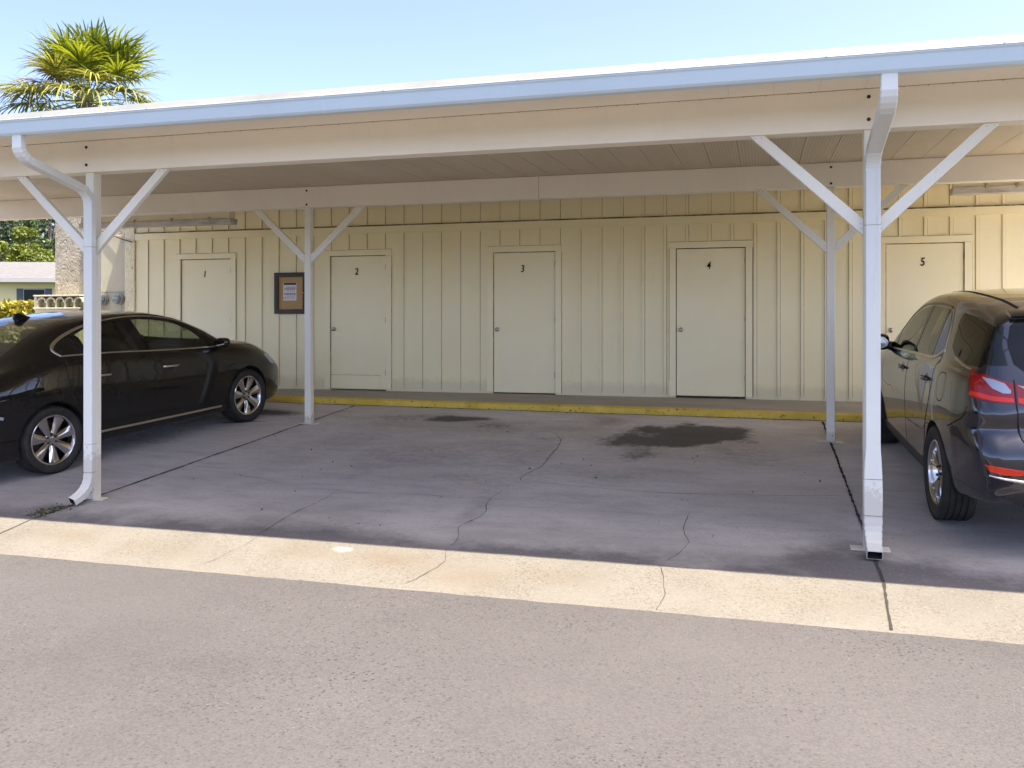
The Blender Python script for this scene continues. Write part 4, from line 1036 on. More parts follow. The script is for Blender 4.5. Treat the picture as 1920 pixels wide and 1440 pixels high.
    def hit(s, o, d):
        h = s.bvh.ray_cast(Vector(o), Vector(d).normalized())
        for jx, jz in ((.0011, .0007), (-.0013, .0009), (.0008, -.0012), (-.002, -.002)):
            if h[0] is None: h = s.bvh.ray_cast(Vector(o)+Vector((jx if abs(Vector(d).x) < .5 else 0, jx if abs(Vector(d).x) > .5 else 0, jz)), Vector(d).normalized())
        if h[0] is None:
            h = s.bvh.find_nearest(Vector(o)+Vector(d)*2.0)
        p, n, i = h[0], h[1], h[2]
        a, b, c = s.T[i]; A, B_, C_ = s.V[a], s.V[b], s.V[c]
        v0, v1, v2 = B_-A, C_-A, p-A; d00, d01, d11, d20, d21 = v0.dot(v0), v0.dot(v1), v1.dot(v1), v2.dot(v0), v2.dot(v1)
        den = d00*d11-d01*d01 or 1e-9; v = (d11*d20-d01*d21)/den; w_ = (d00*d21-d01*d20)/den
        n = (s.N[a]*(1-v-w_)+s.N[b]*v+s.N[c]*w_).normalized()
        return p, n
    def proj(s, view, a, b):
        if view == 'L': return s.hit((a, 2.5, b), (0, -1, 0))
        if view == 'R': return s.hit((a, -2.5, b), (0, 1, 0))
        if view == 'B': return s.hit((-5, a, b), (1, 0, 0))
        if view == 'F': return s.hit((5, a, b), (-1, 0, 0))
        if view == 'T': return s.hit((a, b, 4), (0, 0, -1))
        if view == 'BL': # from behind left, 40 degrees off the tail; a along the corner
            dd = Vector((math.cos(R(38)), -math.sin(R(38)), 0)); u = Vector((math.sin(R(38)), math.cos(R(38)), 0)); return s.hit(Vector((-1.9, .6, b))+u*a-dd*3, dd)
        if view == 'BR':
            p, n = s.proj('BL', a, b); return Vector((p.x, -p.y, p.z)), Vector((n.x, -n.y, n.z))
    def panel(s, name, m, parent, view, poly, off=.003, smooth_poly=0, step=.035, skirt=.008, thick=None):
        pts = [np.array(p, float) for p in poly]
        if smooth_poly:
            pts = catmull(pts+[pts[0]], smooth_poly)[:-1]
        dense = []
        for i, p in enumerate(pts):
            q = pts[(i+1) % len(pts)]; k = max(1, int(np.linalg.norm(q-p)/step))
            dense += [p+(q-p)*j/k for j in range(k)]
        nb = len(dense); arr = np.array(dense); lo, hi = arr.min(0), arr.max(0)
        def inside(p):
            c = False; j = nb-1
            for i in range(nb):
                if (arr[i,1] > p[1]) != (arr[j,1] > p[1]) and p[0] < (arr[j,0]-arr[i,0])*(p[1]-arr[i,1])/(arr[j,1]-arr[i,1])+arr[i,0]: c = not c
                j = i
            return c
        extra = []
        for gx in np.arange(lo[0]+step/2, hi[0], step):
            for gy in np.arange(lo[1]+step/2, hi[1], step):
                p = np.array((gx, gy))
                if inside(p) and np.min(np.linalg.norm(arr-p, axis=1)) > step*.45: extra.append(p)
        allp = [Vector(p) for p in dense+extra]
        vs, es, fs, *_ = delaunay_2d_cdt(allp, [(i, (i+1) % nb) for i in range(nb)], [], 1, 1e-5)
        P, Nn = [], []
        for v in vs:
            p, n = s.proj(view, v[0], v[1]); P.append(p+n*off); Nn.append(n)
        # make the winding follow the outward normal
        F_ = []
        for f in fs:
            a, b, c = P[f[0]], P[f[1]], P[f[2]]
            F_.append(tuple(f) if (b-a).cross(c-a).dot(Nn[f[0]]) > 0 else tuple(reversed(f)))
        mb = MB(); mb.add(P, F_)
        # boundary skirt down into the body
        cnt = {}
        for f in F_:
            for i in range(len(f)): cnt[(f[i], f[(i+1) % len(f)])] = 1
        bd = [e for e in cnt if (e[1], e[0]) not in cnt]
        mp = {}; base = len(P); nrm = list(Nn)
        for e in bd:
            for v in e:
                if v not in mp: mp[v] = base+len(mp); mb.v.append(tuple(P[v]-Nn[v]*(skirt+off))); nrm.append(Nn[v])
        for a, b in bd: mb.f.append((b, a, mp[a], mp[b])); mb.mi.append(0)
        o = mb.build(name, m, parent, smooth=True)
        nface = len(F_)
        ln = []
        for pi, pl in enumerate(o.data.polygons):
            for vi in pl.vertices: ln.append(tuple(nrm[vi]) if pi < nface else (0, 0, 0))
        o.data.normals_split_custom_set(ln)
        return o
    def line(s, view, pts, smooth=4, step=.03):
        P = catmull([np.array(p, float) for p in pts], smooth) if smooth else [np.array(p, float) for p in pts]
        out = []
        for a, b in zip(P[:-1], P[1:]):
            k = max(1, int(np.linalg.norm(b-a)/step)); out += [a+(b-a)*j/k for j in range(k)]
        out.append(P[-1]); return [s.proj(view, p[0], p[1]) for p in out]
    def gap(s, mb, view, pts, w_=.005, smooth=4, lift=.0042):
        mb = MB()
        L_ = s.line(view, pts, smooth); vs = []
        for i, (p, n) in enumerate(L_):
            t = (L_[min(i+1, len(L_)-1)][0]-L_[max(i-1, 0)][0]).normalized(); sd = t.cross(n).normalized()
            vs += [p+n*lift+sd*w_/2, p+n*lift-sd*w_/2]
        mb.add(vs, [(2*i, 2*i+1, 2*i+3, 2*i+2) for i in range(len(L_)-1)])
        mb.build('panel_gap', M['dark'], s.root)
    def trim(s, mb, view, pts, w_, h_=.006, smooth=4):
        """half-round moulding; w_ a number or one width per key point"""
        L_ = s.line(view, pts, smooth); n_ = len(L_); rings = []
        for i, (p, n) in enumerate(L_):
            t = (L_[min(i+1, n_-1)][0]-L_[max(i-1, 0)][0]).normalized(); sd = t.cross(n).normalized()
            ww = w_ if not isinstance(w_, (list, tuple)) else float(np.interp(i/(n_-1), np.linspace(0, 1, len(w_)), w_))
            rings.append([p+n*(.002+h_*math.sin(a))+sd*(ww/2*math.cos(a)) for a in np.linspace(0, math.pi, 7)] + [p-n*.004-sd*ww/2, p-n*.004+sd*ww/2])
        mb.sweep(rings)

def wheel(root, x, y, sd, r, wdt, rr_, style, name='wheel'):
    """sd: +1 left side of the car, outer face towards +y"""
    Wm = bpy.data.objects.new(name, None); C.objects.link(Wm); Wm.parent = root; Wm.location = (x, y, r); Wm.empty_display_size = .1
    h = wdt/2
    mb = MB()
    prof = [(rr_-.012, -h*.80), (rr_+.004, -h*.90), (rr_+.03, -h*1.0), (r*.88, -h*1.03), (r*.955, -h*.96), (r*.988, -h*.80)]
    for k in range(5):
        c0 = -h*.72+k*h*.36; 
        prof += [(r-.001, c0), (r, c0+h*.10), (r, c0+h*.20), (r-.001, c0+h*.26)]
        if k < 4: prof += [(r-.009, c0+h*.27), (r-.009, c0+h*.35)]
    prof += [(r*.988, h*.80), (r*.955, h*.96), (r*.88, h*1.03), (rr_+.03, h*1.0), (rr_+.004, h*.90), (rr_-.012, h*.80)]
    mb.lathe([(a, b*1) for a, b in prof], (0, 0, 0), (0, sd, 0), 64)
    # drop end caps of the lathe so the tyre stays open
    mb.f = mb.f[:-2]; mb.mi = mb.mi[:-2]
    mb.build('tyre', M['tyre'], Wm, smooth=True, sharp=35)
    mb = MB()
    pr = [(rr_+.003, h*.90), (rr_-.004, h*.93), (rr_-.014, h*.90), (rr_-.022, h*.78), (rr_-.040, h*.2), (rr_-.045, -h*.75), (rr_+.003, -h*.9)]
    mb.lathe(pr, (0, 0, 0), (0, sd, 0), 64); mb.f = mb.f[:-2]; mb.mi = mb.mi[:-2]
    n_, spokes = style['n'], style['spokes']
    for k in range(n_):
        for (da, w0, w1) in spokes:
            a0 = 2*math.pi*k/n_ + style.get('rot', 0); rings = []
            for t in np.linspace(0, 1, 9):
                q = .050 + (rr_-.014-.050)*t
                ww = (w0+(w1-w0)*t**1.2); ang = a0+da*(t**.8)
                out = h*(style['d0']+(style['d1']-style['d0'])*t**1.4)
                u = Vector((math.cos(ang), 0, math.sin(ang))); v = Vector((-math.sin(ang), 0, math.cos(ang))); ax = Vector((0, sd, 0))
                rg = []
                for (f_, e_) in ((-1, -.030), (-1, -.006), (-.72, 0), (-.10, style['ridge']*(.4+.6*math.sin(math.pi*min(1, t+.15)))), (.10, style['ridge']*(.2+.8*math.sin(math.pi*min(1, t+.15)))), (.72, 0), (1, -.006), (1, -.030)):
                    rg.append(u*q+v*(f_*ww/2)+ax*(out+e_))
                rings.append(rg)
            mb.sweep(rings)
    mb.lathe([(.074, h*style['d0']-.03), (.074, h*style['d0']-.004), (.066, h*style['d0']+.002), (.036, h*style['d0']+.003), (.033, h*style['d0']+.010), (.012, h*style['d0']+.013)], (0, 0, 0), (0, sd, 0), 28)
    rim = mb.build('rim', M['rim'], Wm, smooth=True, sharp=32)
    mb = MB()
    for k in range(style.get('nuts', 5)):
        a = 2*math.pi*(k+.5)/style.get('nuts', 5)
        o_ = Vector((.054*math.cos(a), sd*(h*style['d0']-.002), .054*math.sin(a)))
        lm = MB(); lm.lathe([(.0145, 0), (.0145, .006), (.0105, .0062), (.0105, .019), (.006, .022)], o_, (0, sd, 0), 10)
        lm.build('lug_nut', M['brake'], rim, smooth=True, sharp=40)
    mb = MB(); mb.lathe([(.165, h*.10), (.165, h*.16), (.08, h*.2)], (0, 0, 0), (0, sd, 0), 32); mb.build('brake_disc', M['brake'], Wm)
    mb = MB(); mb.lathe([(rr_-.05, -h*.6), (rr_-.05, -h*.55)], (0, 0, 0), (0, sd, 0), 32); mb.build('inner_shadow_plate', M['plastic'], Wm).name = 'wheel_shade_plate'  # dark disc added behind the spokes, standing in for shade inside the wheel
    return Wm

def ellipsoid(mb, c, r, seg=20, squash=2.4, rot=None):
    """superellipsoid lump"""
    rings = []; c = Vector(c); rot = rot or Matrix.Identity(3)
    sp = lambda v, e: math.copysign(abs(v)**e, v)
    e = 2/squash
    for i in range(1, 12):
        th = math.pi*i/12
        rings.append([c+rot@Vector((r[0]*sp(math.sin(th), e)*sp(math.cos(2*math.pi*k/seg), e), r[1]*sp(math.sin(th), e)*sp(math.sin(2*math.pi*k/seg), e), r[2]*sp(math.cos(th), e))) for k in range(seg)])
    mb.sweep(rings)

def car_frame(ox, oy, heading):
    """rotation of a car standing on the sloping slab; heading clockwise from +Y"""
    fx = Vector((math.sin(heading), math.cos(heading), 0)); n = Vector((0, -SLK, 1)).normalized()
    fx = (fx-n*fx.dot(n)).normalized(); ly = n.cross(fx)
    m_ = Matrix((fx, ly, n)).transposed()
    return (ox, oy, zslab(oy)+.002), m_.to_euler()

def build_sedan():
    loc, rot = car_frame(-7.535, 8.900, R(9.1))
    Rt = empty('sedan', loc, 'black four door sedan with chrome wheels and window trim parked at the left end', 'car', None, rot)
    xs = np.unique(np.round(np.concatenate([np.arange(-2.6, -2.3, .03), np.arange(-2.3, 1.9, .05), np.arange(1.9, 2.46, .025)]), 3))
    T = dict(
        zt=[(-2.62,.60),(-2.58,.80),(-2.5,1.0),(-2.35,1.08),(-2.1,1.115),(-1.9,1.15),(-1.6,1.29),(-1.25,1.455),(-.9,1.535),(-.45,1.56),(0,1.545),(.45,1.462),(.8,1.33),(1.08,1.17),(1.3,1.075),(1.55,1.055),(1.85,1.005),(2.1,.925),(2.28,.80),(2.38,.66),(2.45,.5)],
        zr=[(-2.62,.55),(-2.5,.94),(-2.2,1.06),(-1.9,1.09),(-1.6,1.215),(-1.25,1.375),(-.9,1.465),(-.45,1.505),(0,1.495),(.45,1.415),(.8,1.272),(1.08,1.125),(1.3,1.045),(1.55,1.025),(1.85,.965),(2.1,.87),(2.28,.74),(2.45,.46)],
        zg=[(-2.62,.50),(-2.5,.88),(-2.2,1.02),(-1.9,1.06),(-1.26,1.165),(-.64,1.135),(.09,1.078),(.8,1.04),(1.15,1.015),(1.4,1.00),(1.7,.955),(1.85,.91),(2.1,.81),(2.28,.68),(2.45,.44)],
        hw=[(-2.62,.55),(-2.55,.70),(-2.4,.82),(-2.1,.89),(-1.8,.915),(-1.4,.928),(-.6,.918),(.5,.915),(1.1,.922),(1.45,.928),(1.75,.905),(1.95,.865),(2.15,.78),(2.3,.68),(2.4,.56),(2.45,.42)],
        hg=[(-2.62,.50),(-2.4,.74),(-2.0,.82),(-1.5,.855),(-.6,.858),(.5,.855),(1.0,.845),(1.3,.83),(1.6,.80),(1.95,.72),(2.2,.60),(2.45,.36)],
        hr=[(-2.62,.45),(-2.4,.66),(-2.0,.72),(-1.6,.70),(-1.2,.66),(-.8,.640),(-.3,.635),(.2,.645),(.6,.675),(1.0,.725),(1.3,.76),(1.6,.70),(1.95,.60),(2.2,.48),(2.45,.28)],
        zw=[(-2.62,.45),(-2.4,.72),(-1.4,.76),(0,.70),(1.4,.72),(2.0,.62),(2.45,.42)],
        zb=[(-2.62,.40),(-2.45,.27),(-1.9,.20),(0,.19),(1.9,.19),(2.3,.22),(2.45,.30)])
    QW = [(-1.20,1.178),(-.985,1.163),(-1.045,1.340),(-1.09,1.335),(-1.215,1.262)]
    RW = [(-.955,1.162),(-.245,1.112),(-.345,1.462),(-.60,1.456),(-.82,1.415),(-1.01,1.350)]
    FW = [(-.10,1.104),(.80,1.048),(.93,1.042),(.80,1.18),(.68,1.292),(.42,1.386),(.02,1.456),(-.20,1.464)]
    WS = [(.50,.52),(.47,0),(.50,-.52),(.85,-.58),(1.17,-.62),(1.24,-.35),(1.27,0),(1.24,.35),(1.17,.62),(.85,.58)]
    RS = [(-1.10,.48),(-1.35,.54),(-1.70,.58),(-1.76,.35),(-1.78,0),(-1.76,-.35),(-1.70,-.58),(-1.35,-.54),(-1.10,-.48),(-1.06,0)]
    ins = lambda P, k: [tuple(np.mean(P, 0)+(np.array(p)-np.mean(P, 0))*k) for p in P]
    c = Car(Rt, T, xs, M['carblack'], (1.425, -1.412), .375, (-1.62, 1.20), [ins(QW, .93), ins(RW, .965), ins(FW, .965)], (ins(WS, .96), ins(RS, .96)), 1.0, 1.02)
    c.cabin(.12, -.80, .62, .36)
    sty = dict(n=7, spokes=[(0, .058, .122)], d0=.62, d1=.80, ridge=.012, nuts=6, rot=.25)
    for ax, lab in ((1.425, 0), (-1.412, 1)):
        for sd in (-1, 1): wheel(Rt, ax, sd*.792, sd, .342, .235, .250, sty)
    dlo = [(-1.225,1.168),(-.64,1.137),(.09,1.081),(.8,1.040),(1.16,1.022),(.98,1.165),(.72,1.300),(.43,1.405),(.0,1.475),(-.45,1.478),(-.82,1.432),(-1.08,1.360),(-1.25,1.270)]
    for vw in ('R', 'L'):
        c.panel('quarter_window', M['glass_light'], Rt, vw, QW, .002)
        c.panel('rear_window_pane', M['glass_light'], Rt, vw, RW, .002)
        c.panel('front_window_pane', M['glass_light'], Rt, vw, FW, .002)
        c.panel('window_pillar', M['gloss_black'], Rt, vw, [(-.245,1.108),(-.10,1.100),(-.20,1.468),(-.345,1.466)], .004)
        c.panel('window_pillar', M['gloss_black'], Rt, vw, [(-.985,1.160),(-.955,1.158),(-1.01,1.356),(-1.045,1.346)], .004, 0, .02)
        mb = MB(); c.trim(mb, vw, RW[:2], .012, .004, 0); mb.build('window_seal', M['plastic'], Rt)
        mb = MB(); c.trim(mb, vw, [(-.345,1.464),(-.60,1.458),(-.82,1.417),(-1.01,1.352)], .022, .003); mb.build('window_seal', M['gloss_black'], Rt)
        mb = MB(); c.trim(mb, vw, [(.93,1.044),(.80,1.182),(.68,1.294),(.42,1.388),(.02,1.458),(-.20,1.466)], .022, .003); mb.build('window_seal', M['gloss_black'], Rt)
        c.panel('mirror_sail', M['gloss_black'], Rt, vw, [(.80,1.046),(1.15,1.024),(.985,1.155),(.80,1.20)], .004, 0, .03)
        mb = MB(); c.trim(mb, vw, [(-1.23,1.168),(-.64,1.139),(.09,1.083),(.8,1.041),(1.165,1.021)], .016)
        mb.build('window_trim', M['satin'], Rt, smooth=True, sharp=50); mb = MB()
        c.trim(mb, vw, [(1.165,1.021),(.985,1.168),(.725,1.304),(.43,1.410),(.0,1.482),(-.45,1.485),(-.82,1.438),(-1.09,1.362),(-1.265,1.272),(-1.29,1.225),(-1.235,1.168)], [.012,.012,.012,.012,.013,.015,.02,.026,.032,.036,.024])
        mb.build('window_trim', M['satin'], Rt, smooth=True, sharp=50)
        d1 = c.panel('door', M['carblack'], Rt, vw, [(-.075,.30),(.30,.285),(.93,.275),(.985,.40),(1.01,.70),(1.02,.99),(.8,1.028),(.09,1.066),(-.062,1.078)], .0025)
        d2 = c.panel('door', M['carblack'], Rt, vw, [(-.085,.30),(-.90,.32),(-1.0,.42),(-1.06,.60),(-1.14,.76),(-1.20,.90),(-1.21,1.15),(-.64,1.122),(-.074,1.08)], .0025)
        for (dr, hx) in ((d1, .03), (d2, -.93)):
            hm = MB(); ys = 1 if vw == 'L' else -1; z = .90 if hx > 0 else .925
            p, n = c.proj(vw, hx+.11, z-.012)
            c.panel('handle_cup', M['gloss_black'], dr, vw, [(hx+.06,z-.012),(hx+.085,z-.05),(hx+.14,z-.05),(hx+.175,z-.012),(hx+.14,z+.028),(hx+.085,z+.028)], .0035, 3, .02)
            base = [c.proj(vw, hx+t*.235, z-.012*t)[0]+Vector((0, ys*(.012+.024*math.sin(math.pi*t)**.6), 0)) for t in np.linspace(0, 1, 11)]
            rings = [[b+Vector((0, ys*.007*math.cos(a), .012*math.sin(a))) for a in np.linspace(0, 2*math.pi, 10, endpoint=False)] for b in base]
            hm.sweep(rings); hm.build('handle', M['satin'], dr, smooth=True)
        mb = MB(); c.gap(mb, vw, [(-.08,.29),(-.068,1.08)], .006, 0); c.gap(mb, vw, [(.94,.275),(.99,.40),(1.015,.70),(1.026,1.0)], .005); c.gap(mb, vw, [(-.92,.32),(-1.01,.42),(-1.07,.60),(-1.15,.76),(-1.21,.90),(-1.225,1.155)], .005)
        c.gap(mb, vw, [(1.82,.70),(1.72,.845),(1.84,.86)], .005, 3); c.gap(mb, vw, [(-1.80,.62),(-2.0,.74),(-2.25,.78)], .005)
        th = np.linspace(0, 2*math.pi, 25); 
        if vw == 'R': c.gap(mb, vw, [(-1.60+.092*math.cos(a), .885+.092*math.sin(a)) for a in th], .004, 0)
        mb = MB(); c.trim(mb, vw, [(-.98,.318),(-.3,.305),(.4,.292),(.95,.285)], .026, .010); mb.build('sill_trim', M['satin'], Rt, smooth=True, sharp=50)
        c.panel('headlight', M['clear'], Rt, vw, [(1.80,.835),(1.90,.72),(2.05,.68),(2.25,.66),(2.28,.70),(2.1,.785),(1.95,.835)], .003, 2)
        c.panel('tail_light', M['red'], Rt, vw, [(-2.05,.93),(-2.30,.76),(-2.45,.78),(-2.42,.95),(-2.25,1.0)], .003, 2)
        c.panel('side_marker', M['clear'], Rt, vw, [(-1.93,.66),(-2.03,.70),(-2.05,.675),(-1.94,.635)], .003, 0, .02)
        ys = 1 if vw == 'L' else -1
        mm = MB(); ellipsoid(mm, (.95, ys*.965, 1.085), (.060, .095, .058), 22, 2.8); mm.tube([(1.0, ys*.83, 1.04), (.96, ys*.90, 1.055)], [.035, .03], 10)
        mo = mm.build('mirror', M['carblack'], Rt, smooth=True)
        mm = MB(); mm.lathe([(.050, 0), (.052, .004)], (.889, ys*.965, 1.085), (-1, 0, 0), 20)
        for i_, p_ in enumerate(mm.v): mm.v[i_] = (p_[0], ys*.965+(p_[1]-ys*.965)*1.6, 1.085+(p_[2]-1.085)*.85)
        mm.build('mirror_glass', M['mirror'], mo)
    c.panel('rear_windscreen', M['glass_light'], Rt, 'T', RS, .002, 0, .06)
    c.panel('windscreen', M['glass_light'], Rt, 'T', WS, .002, 0, .06)
    # shark fin aerial on the roof
    p, n = c.proj('T', -.98, 0); mm = MB(); sec = []
    for (dx, dz, w_) in ((.10, -.004, .004), (.05, .018, .022), (0, .045, .020), (-.045, .072, .012), (-.075, .078, .006), (-.085, .05, .014), (-.082, -.004, .026)):
        pass
    poly = [(.12, -.03), (-.10, -.055), (-.135, .02), (-.115, .062), (-.09, .066), (-.02, .042), (.05, .014)]
    rings = []
    for f_, y_ in ((.55, -.026), (1, -.012), (1, .012), (.55, .026)):
        rings.append([(p.x+a*(.9+.1*f_), y_, p.z+b*(f_ if b > 0 else 1)) for a, b in poly])
    mm.sweep(rings); mm.build('aerial_fin', M['gloss_black'], Rt, smooth=True, sharp=45)

def build_suv():
    loc, rot = car_frame(2.125, 8.89, R(-2.5))
    Rt = empty('suv', loc, 'dark grey five door suv with red tail lamp parked at the right edge', 'car', None, rot)
    xs = np.unique(np.round(np.concatenate([np.arange(-2.335, -1.8, .012), np.arange(-1.8, 1.9, .05), np.arange(1.9, 2.33, .03)]), 4))
    T = dict(
        zt=[(-2.335,.60),(-2.32,.74),(-2.29,.84),(-2.25,.93),(-2.235,1.05),(-2.20,1.18),(-2.13,1.34),(-2.06,1.50),(-2.03,1.585),(-2.0,1.645),(-1.8,1.692),(-1.4,1.728),(-.8,1.740),(-.3,1.722),(.1,1.658),(.4,1.555),(.75,1.36),(1.05,1.17),(1.3,1.12),(1.8,1.05),(2.1,.95),(2.25,.80),(2.33,.5)],
        zr=[(-2.335,.57),(-2.29,.80),(-2.235,.98),(-2.20,1.10),(-2.13,1.27),(-2.06,1.43),(-2.0,1.560),(-1.8,1.605),(-1.4,1.642),(-.8,1.660),(-.3,1.642),(.1,1.582),(.4,1.475),(.75,1.275),(1.05,1.11),(1.3,1.06),(1.8,.98),(2.1,.87),(2.25,.74),(2.33,.46)],
        zg=[(-2.335,.54),(-2.29,.75),(-2.235,.90),(-2.20,1.0),(-2.13,1.12),(-2.06,1.20),(-2.0,1.225),(-1.6,1.225),(-1.0,1.195),(-.4,1.16),(.2,1.115),(.8,1.075),(1.1,1.05),(1.4,1.02),(1.8,.93),(2.1,.80),(2.33,.42)],
        hw=[(-2.335,.66),(-2.325,.715),(-2.30,.765),(-2.25,.808),(-2.18,.842),(-2.08,.870),(-1.95,.893),(-1.8,.912),(-1.4,.925),(-.9,.912),(.5,.905),(1.1,.912),(1.4,.92),(1.75,.90),(2.0,.84),(2.2,.70),(2.33,.5)],
        hg=[(-2.335,.62),(-2.30,.72),(-2.25,.75),(-2.2,.765),(-2.1,.782),(-2.0,.80),(-1.7,.83),(-1.2,.845),(-.5,.845),(.5,.845),(1.0,.84),(1.3,.82),(1.8,.75),(2.1,.62),(2.33,.4)],
        hr=[(-2.335,.56),(-2.27,.66),(-2.2,.680),(-2.1,.672),(-2.0,.655),(-1.7,.650),(-1.2,.662),(-.5,.668),(.1,.680),(.5,.715),(.9,.765),(1.2,.77),(1.6,.68),(2.1,.50),(2.33,.3)],
        zw=[(-2.335,.50),(-2.1,.72),(-1.4,.80),(0,.74),(1.4,.78),(2.0,.66),(2.33,.42)],
        zb=[(-2.335,.48),(-2.25,.38),(-2.0,.33),(-1.6,.26),(0,.21),(1.9,.21),(2.33,.28)])
    FW = [(-.16,1.158),(.60,1.108),(.72,1.102),(.66,1.25),(.35,1.425),(.08,1.522),(-.30,1.572)]
    RW = [(-.235,1.163),(-.86,1.212),(-.885,1.585),(-.8,1.590),(-.375,1.577)]
    QW = [(-.89,1.218),(-1.02,1.232),(-1.165,1.295),(-1.06,1.49),(-.97,1.568),(-.912,1.580)]
    WS = [(.28,.54),(.25,0),(.28,-.54),(.60,-.60),(.92,-.64),(1.0,-.35),(1.02,0),(1.0,.35),(.92,.64),(.60,.60)]
    RS = [(-1.95,.40),(-1.95,-.40),(-1.96,-.40),(-1.96,.40)]
    ins = lambda P, k: [tuple(np.mean(P, 0)+(np.array(p)-np.mean(P, 0))*k) for p in P]
    c = Car(Rt, T, xs, M['cargrey'], (1.3625, -1.3625), .405, (-1.75, 1.0), [ins(FW, .965), ins(RW, .965), ins(QW, .94)], (ins(WS, .96), RS), 1.06, 5.0, lambda z: .030*math.exp(-((z-.70)/.075)**2)-.034*math.exp(-((z-.865)/.055)**2)+.016*math.exp(-((z-.985)/.05)**2)-.02*math.exp(-((z-.50)/.05)**2))
    c.cabin(.15, -.75, .72, .36)
    sty = dict(n=5, spokes=[(-.20, .030, .048), (.20, .030, .048)], d0=.60, d1=.80, ridge=.008, nuts=5, rot=.3)
    for ax in (1.3625, -1.3625):
        for sd in (-1, 1): wheel(Rt, ax, sd*.800, sd, .362, .235, .245, sty)
    for vw, ys in (('L', 1), ('R', -1)):
        # door glass in one frame, then the dark corner glass behind it
        dlo = [(-1.20,1.285),(-1.02,1.215),(-.45,1.172),(.2,1.127),(.96,1.078),(.70,1.265),(.36,1.450),(.08,1.548),(-.3,1.598),(-.8,1.612),(-.98,1.590),(-1.08,1.50)]
        c.panel('front_window_pane', M['glass_light'], Rt, vw, FW, .002)
        c.panel('rear_window_pane', M['glass_dark'], Rt, vw, RW, .002)
        c.panel('quarter_window', M['glass_dark'], Rt, vw, QW, .002)
        c.panel('window_pillar', M['gloss_black'], Rt, vw, [(-.235,1.160),(-.16,1.155),(-.30,1.576),(-.375,1.580)], .004, 0, .03)
        c.panel('window_pillar', M['gloss_black'], Rt, vw, [(-.89,1.215),(-.86,1.210),(-.885,1.588),(-.912,1.584)], .004, 0, .02)
        mb = MB(); c.trim(mb, vw, [(.96,1.082),(.70,1.265),(.36,1.450),(.08,1.546),(-.30,1.594),(-.80,1.608),(-.98,1.588),(-1.075,1.50),(-1.18,1.30)], .022, .003); mb.build('window_seal', M['gloss_black'], Rt)
        c.panel('mirror_sail', M['gloss_black'], Rt, vw, [(.62,1.108),(.94,1.082),(.70,1.255),(.64,1.26)], .004, 0, .03)
        mb = MB(); c.trim(mb, vw, [(.97,1.076),(.2,1.124),(-.45,1.169),(-1.0,1.212),(-1.21,1.288)], [.016,.018,.022,.028,.036], .008)
        mb.build('window_trim', M['satin'], Rt, smooth=True, sharp=50); mb = MB()
        c.trim(mb, vw, [(-1.205,1.285),(-1.095,1.50),(-1.0,1.595)], [.022,.014,.008], .007); mb.build('window_trim', M['satin'], Rt, smooth=True, sharp=50)
        c.panel('corner_window', M['carglass'], Rt, vw, [(-1.36,1.33),(-1.50,1.285),(-1.80,1.255),(-2.02,1.262),(-2.10,1.33),(-2.08,1.42),(-2.015,1.535),(-1.7,1.575),(-1.30,1.585),(-1.27,1.53)], .003, 0, .03)
        mb = MB(); c.trim(mb, vw, [(-1.52,1.268),(-1.80,1.240),(-1.94,1.236)], .014, .006); mb.build('corner_trim', M['satin'], Rt, smooth=True, sharp=50)
        d1 = c.panel('door', M['cargrey'], Rt, vw, [(-.165,.32),(.75,.31),(.86,.45),(.90,.75),(.93,1.055),(.2,1.105),(-.18,1.135)], .0025)
        d2 = c.panel('door', M['cargrey'], Rt, vw, [(-.175,.32),(-.78,.33),(-.90,.45),(-1.0,.68),(-1.14,.86),(-1.20,1.0),(-1.19,1.245),(-1.0,1.192),(-.45,1.150),(-.19,1.137)], .0025)
        for dr, hx, z in ((d1, -.115, 1.005), (d2, -1.10, 1.045)):
            c.panel('handle_cup', M['gloss_black'], dr, vw, [(hx+.05,z-.005),(hx+.075,z-.045),(hx+.14,z-.045),(hx+.175,z-.005),(hx+.14,z+.03),(hx+.075,z+.03)], .0035, 3, .02)
            base = [c.proj(vw, hx+t*.225, z-.010*t)[0]+Vector((0, ys*(.012+.028*math.sin(math.pi*t)**.6), 0)) for t in np.linspace(0, 1, 11)]
            hm = MB(); hm.sweep([[b+Vector((0, ys*.009*math.cos(a), .014*math.sin(a))) for a in np.linspace(0, 2*math.pi, 10, endpoint=False)] for b in base]); hm.build('handle', M['cargrey'], dr, smooth=True)
        mb = MB()
        c.gap(mb, vw, [(-.17,.31),(-.186,1.14)], .006, 0); c.gap(mb, vw, [(.76,.31),(.87,.45),(.91,.75),(.94,1.06)], .006); c.gap(mb, vw, [(-.79,.33),(-.91,.45),(-1.01,.68),(-1.15,.86),(-1.21,1.0),(-1.20,1.25)], .006)
        c.gap(mb, vw, [(-1.75,.80),(-1.90,.86),(-2.02,.925),(-2.06,1.0)], .006, 3)
        if vw == 'L': c.gap(mb, vw, [(-1.40,1.03),(-1.42,.965),(-1.47,.945),(-1.55,.95),(-1.60,1.0),(-1.60,1.10),(-1.57,1.15),(-1.50,1.155),(-1.43,1.14),(-1.40,1.09),(-1.40,1.03)], .005, 3)
        # dark lower cladding along the sill
        c.panel('sill_cladding', M['plastic'], Rt, vw, [(-.93,.25),(.93,.23),(.90,.31),(-.90,.325)], .004)
        mb = MB(); c.trim(mb, vw, [(-.9,.345),(0,.335),(.88,.33)], .022, .008); mb.build('sill_trim', M['plastic'], Rt, smooth=True)
        # door mirror
        mm = MB(); ellipsoid(mm, (.78, ys*.985, 1.145), (.075, .105, .080), 22, 4.0); mm.tube([(.80, ys*.82, 1.095), (.79, ys*.92, 1.115)], [.05, .04], 10)
        mo = mm.build('mirror', M['gloss_black'], Rt, smooth=True)
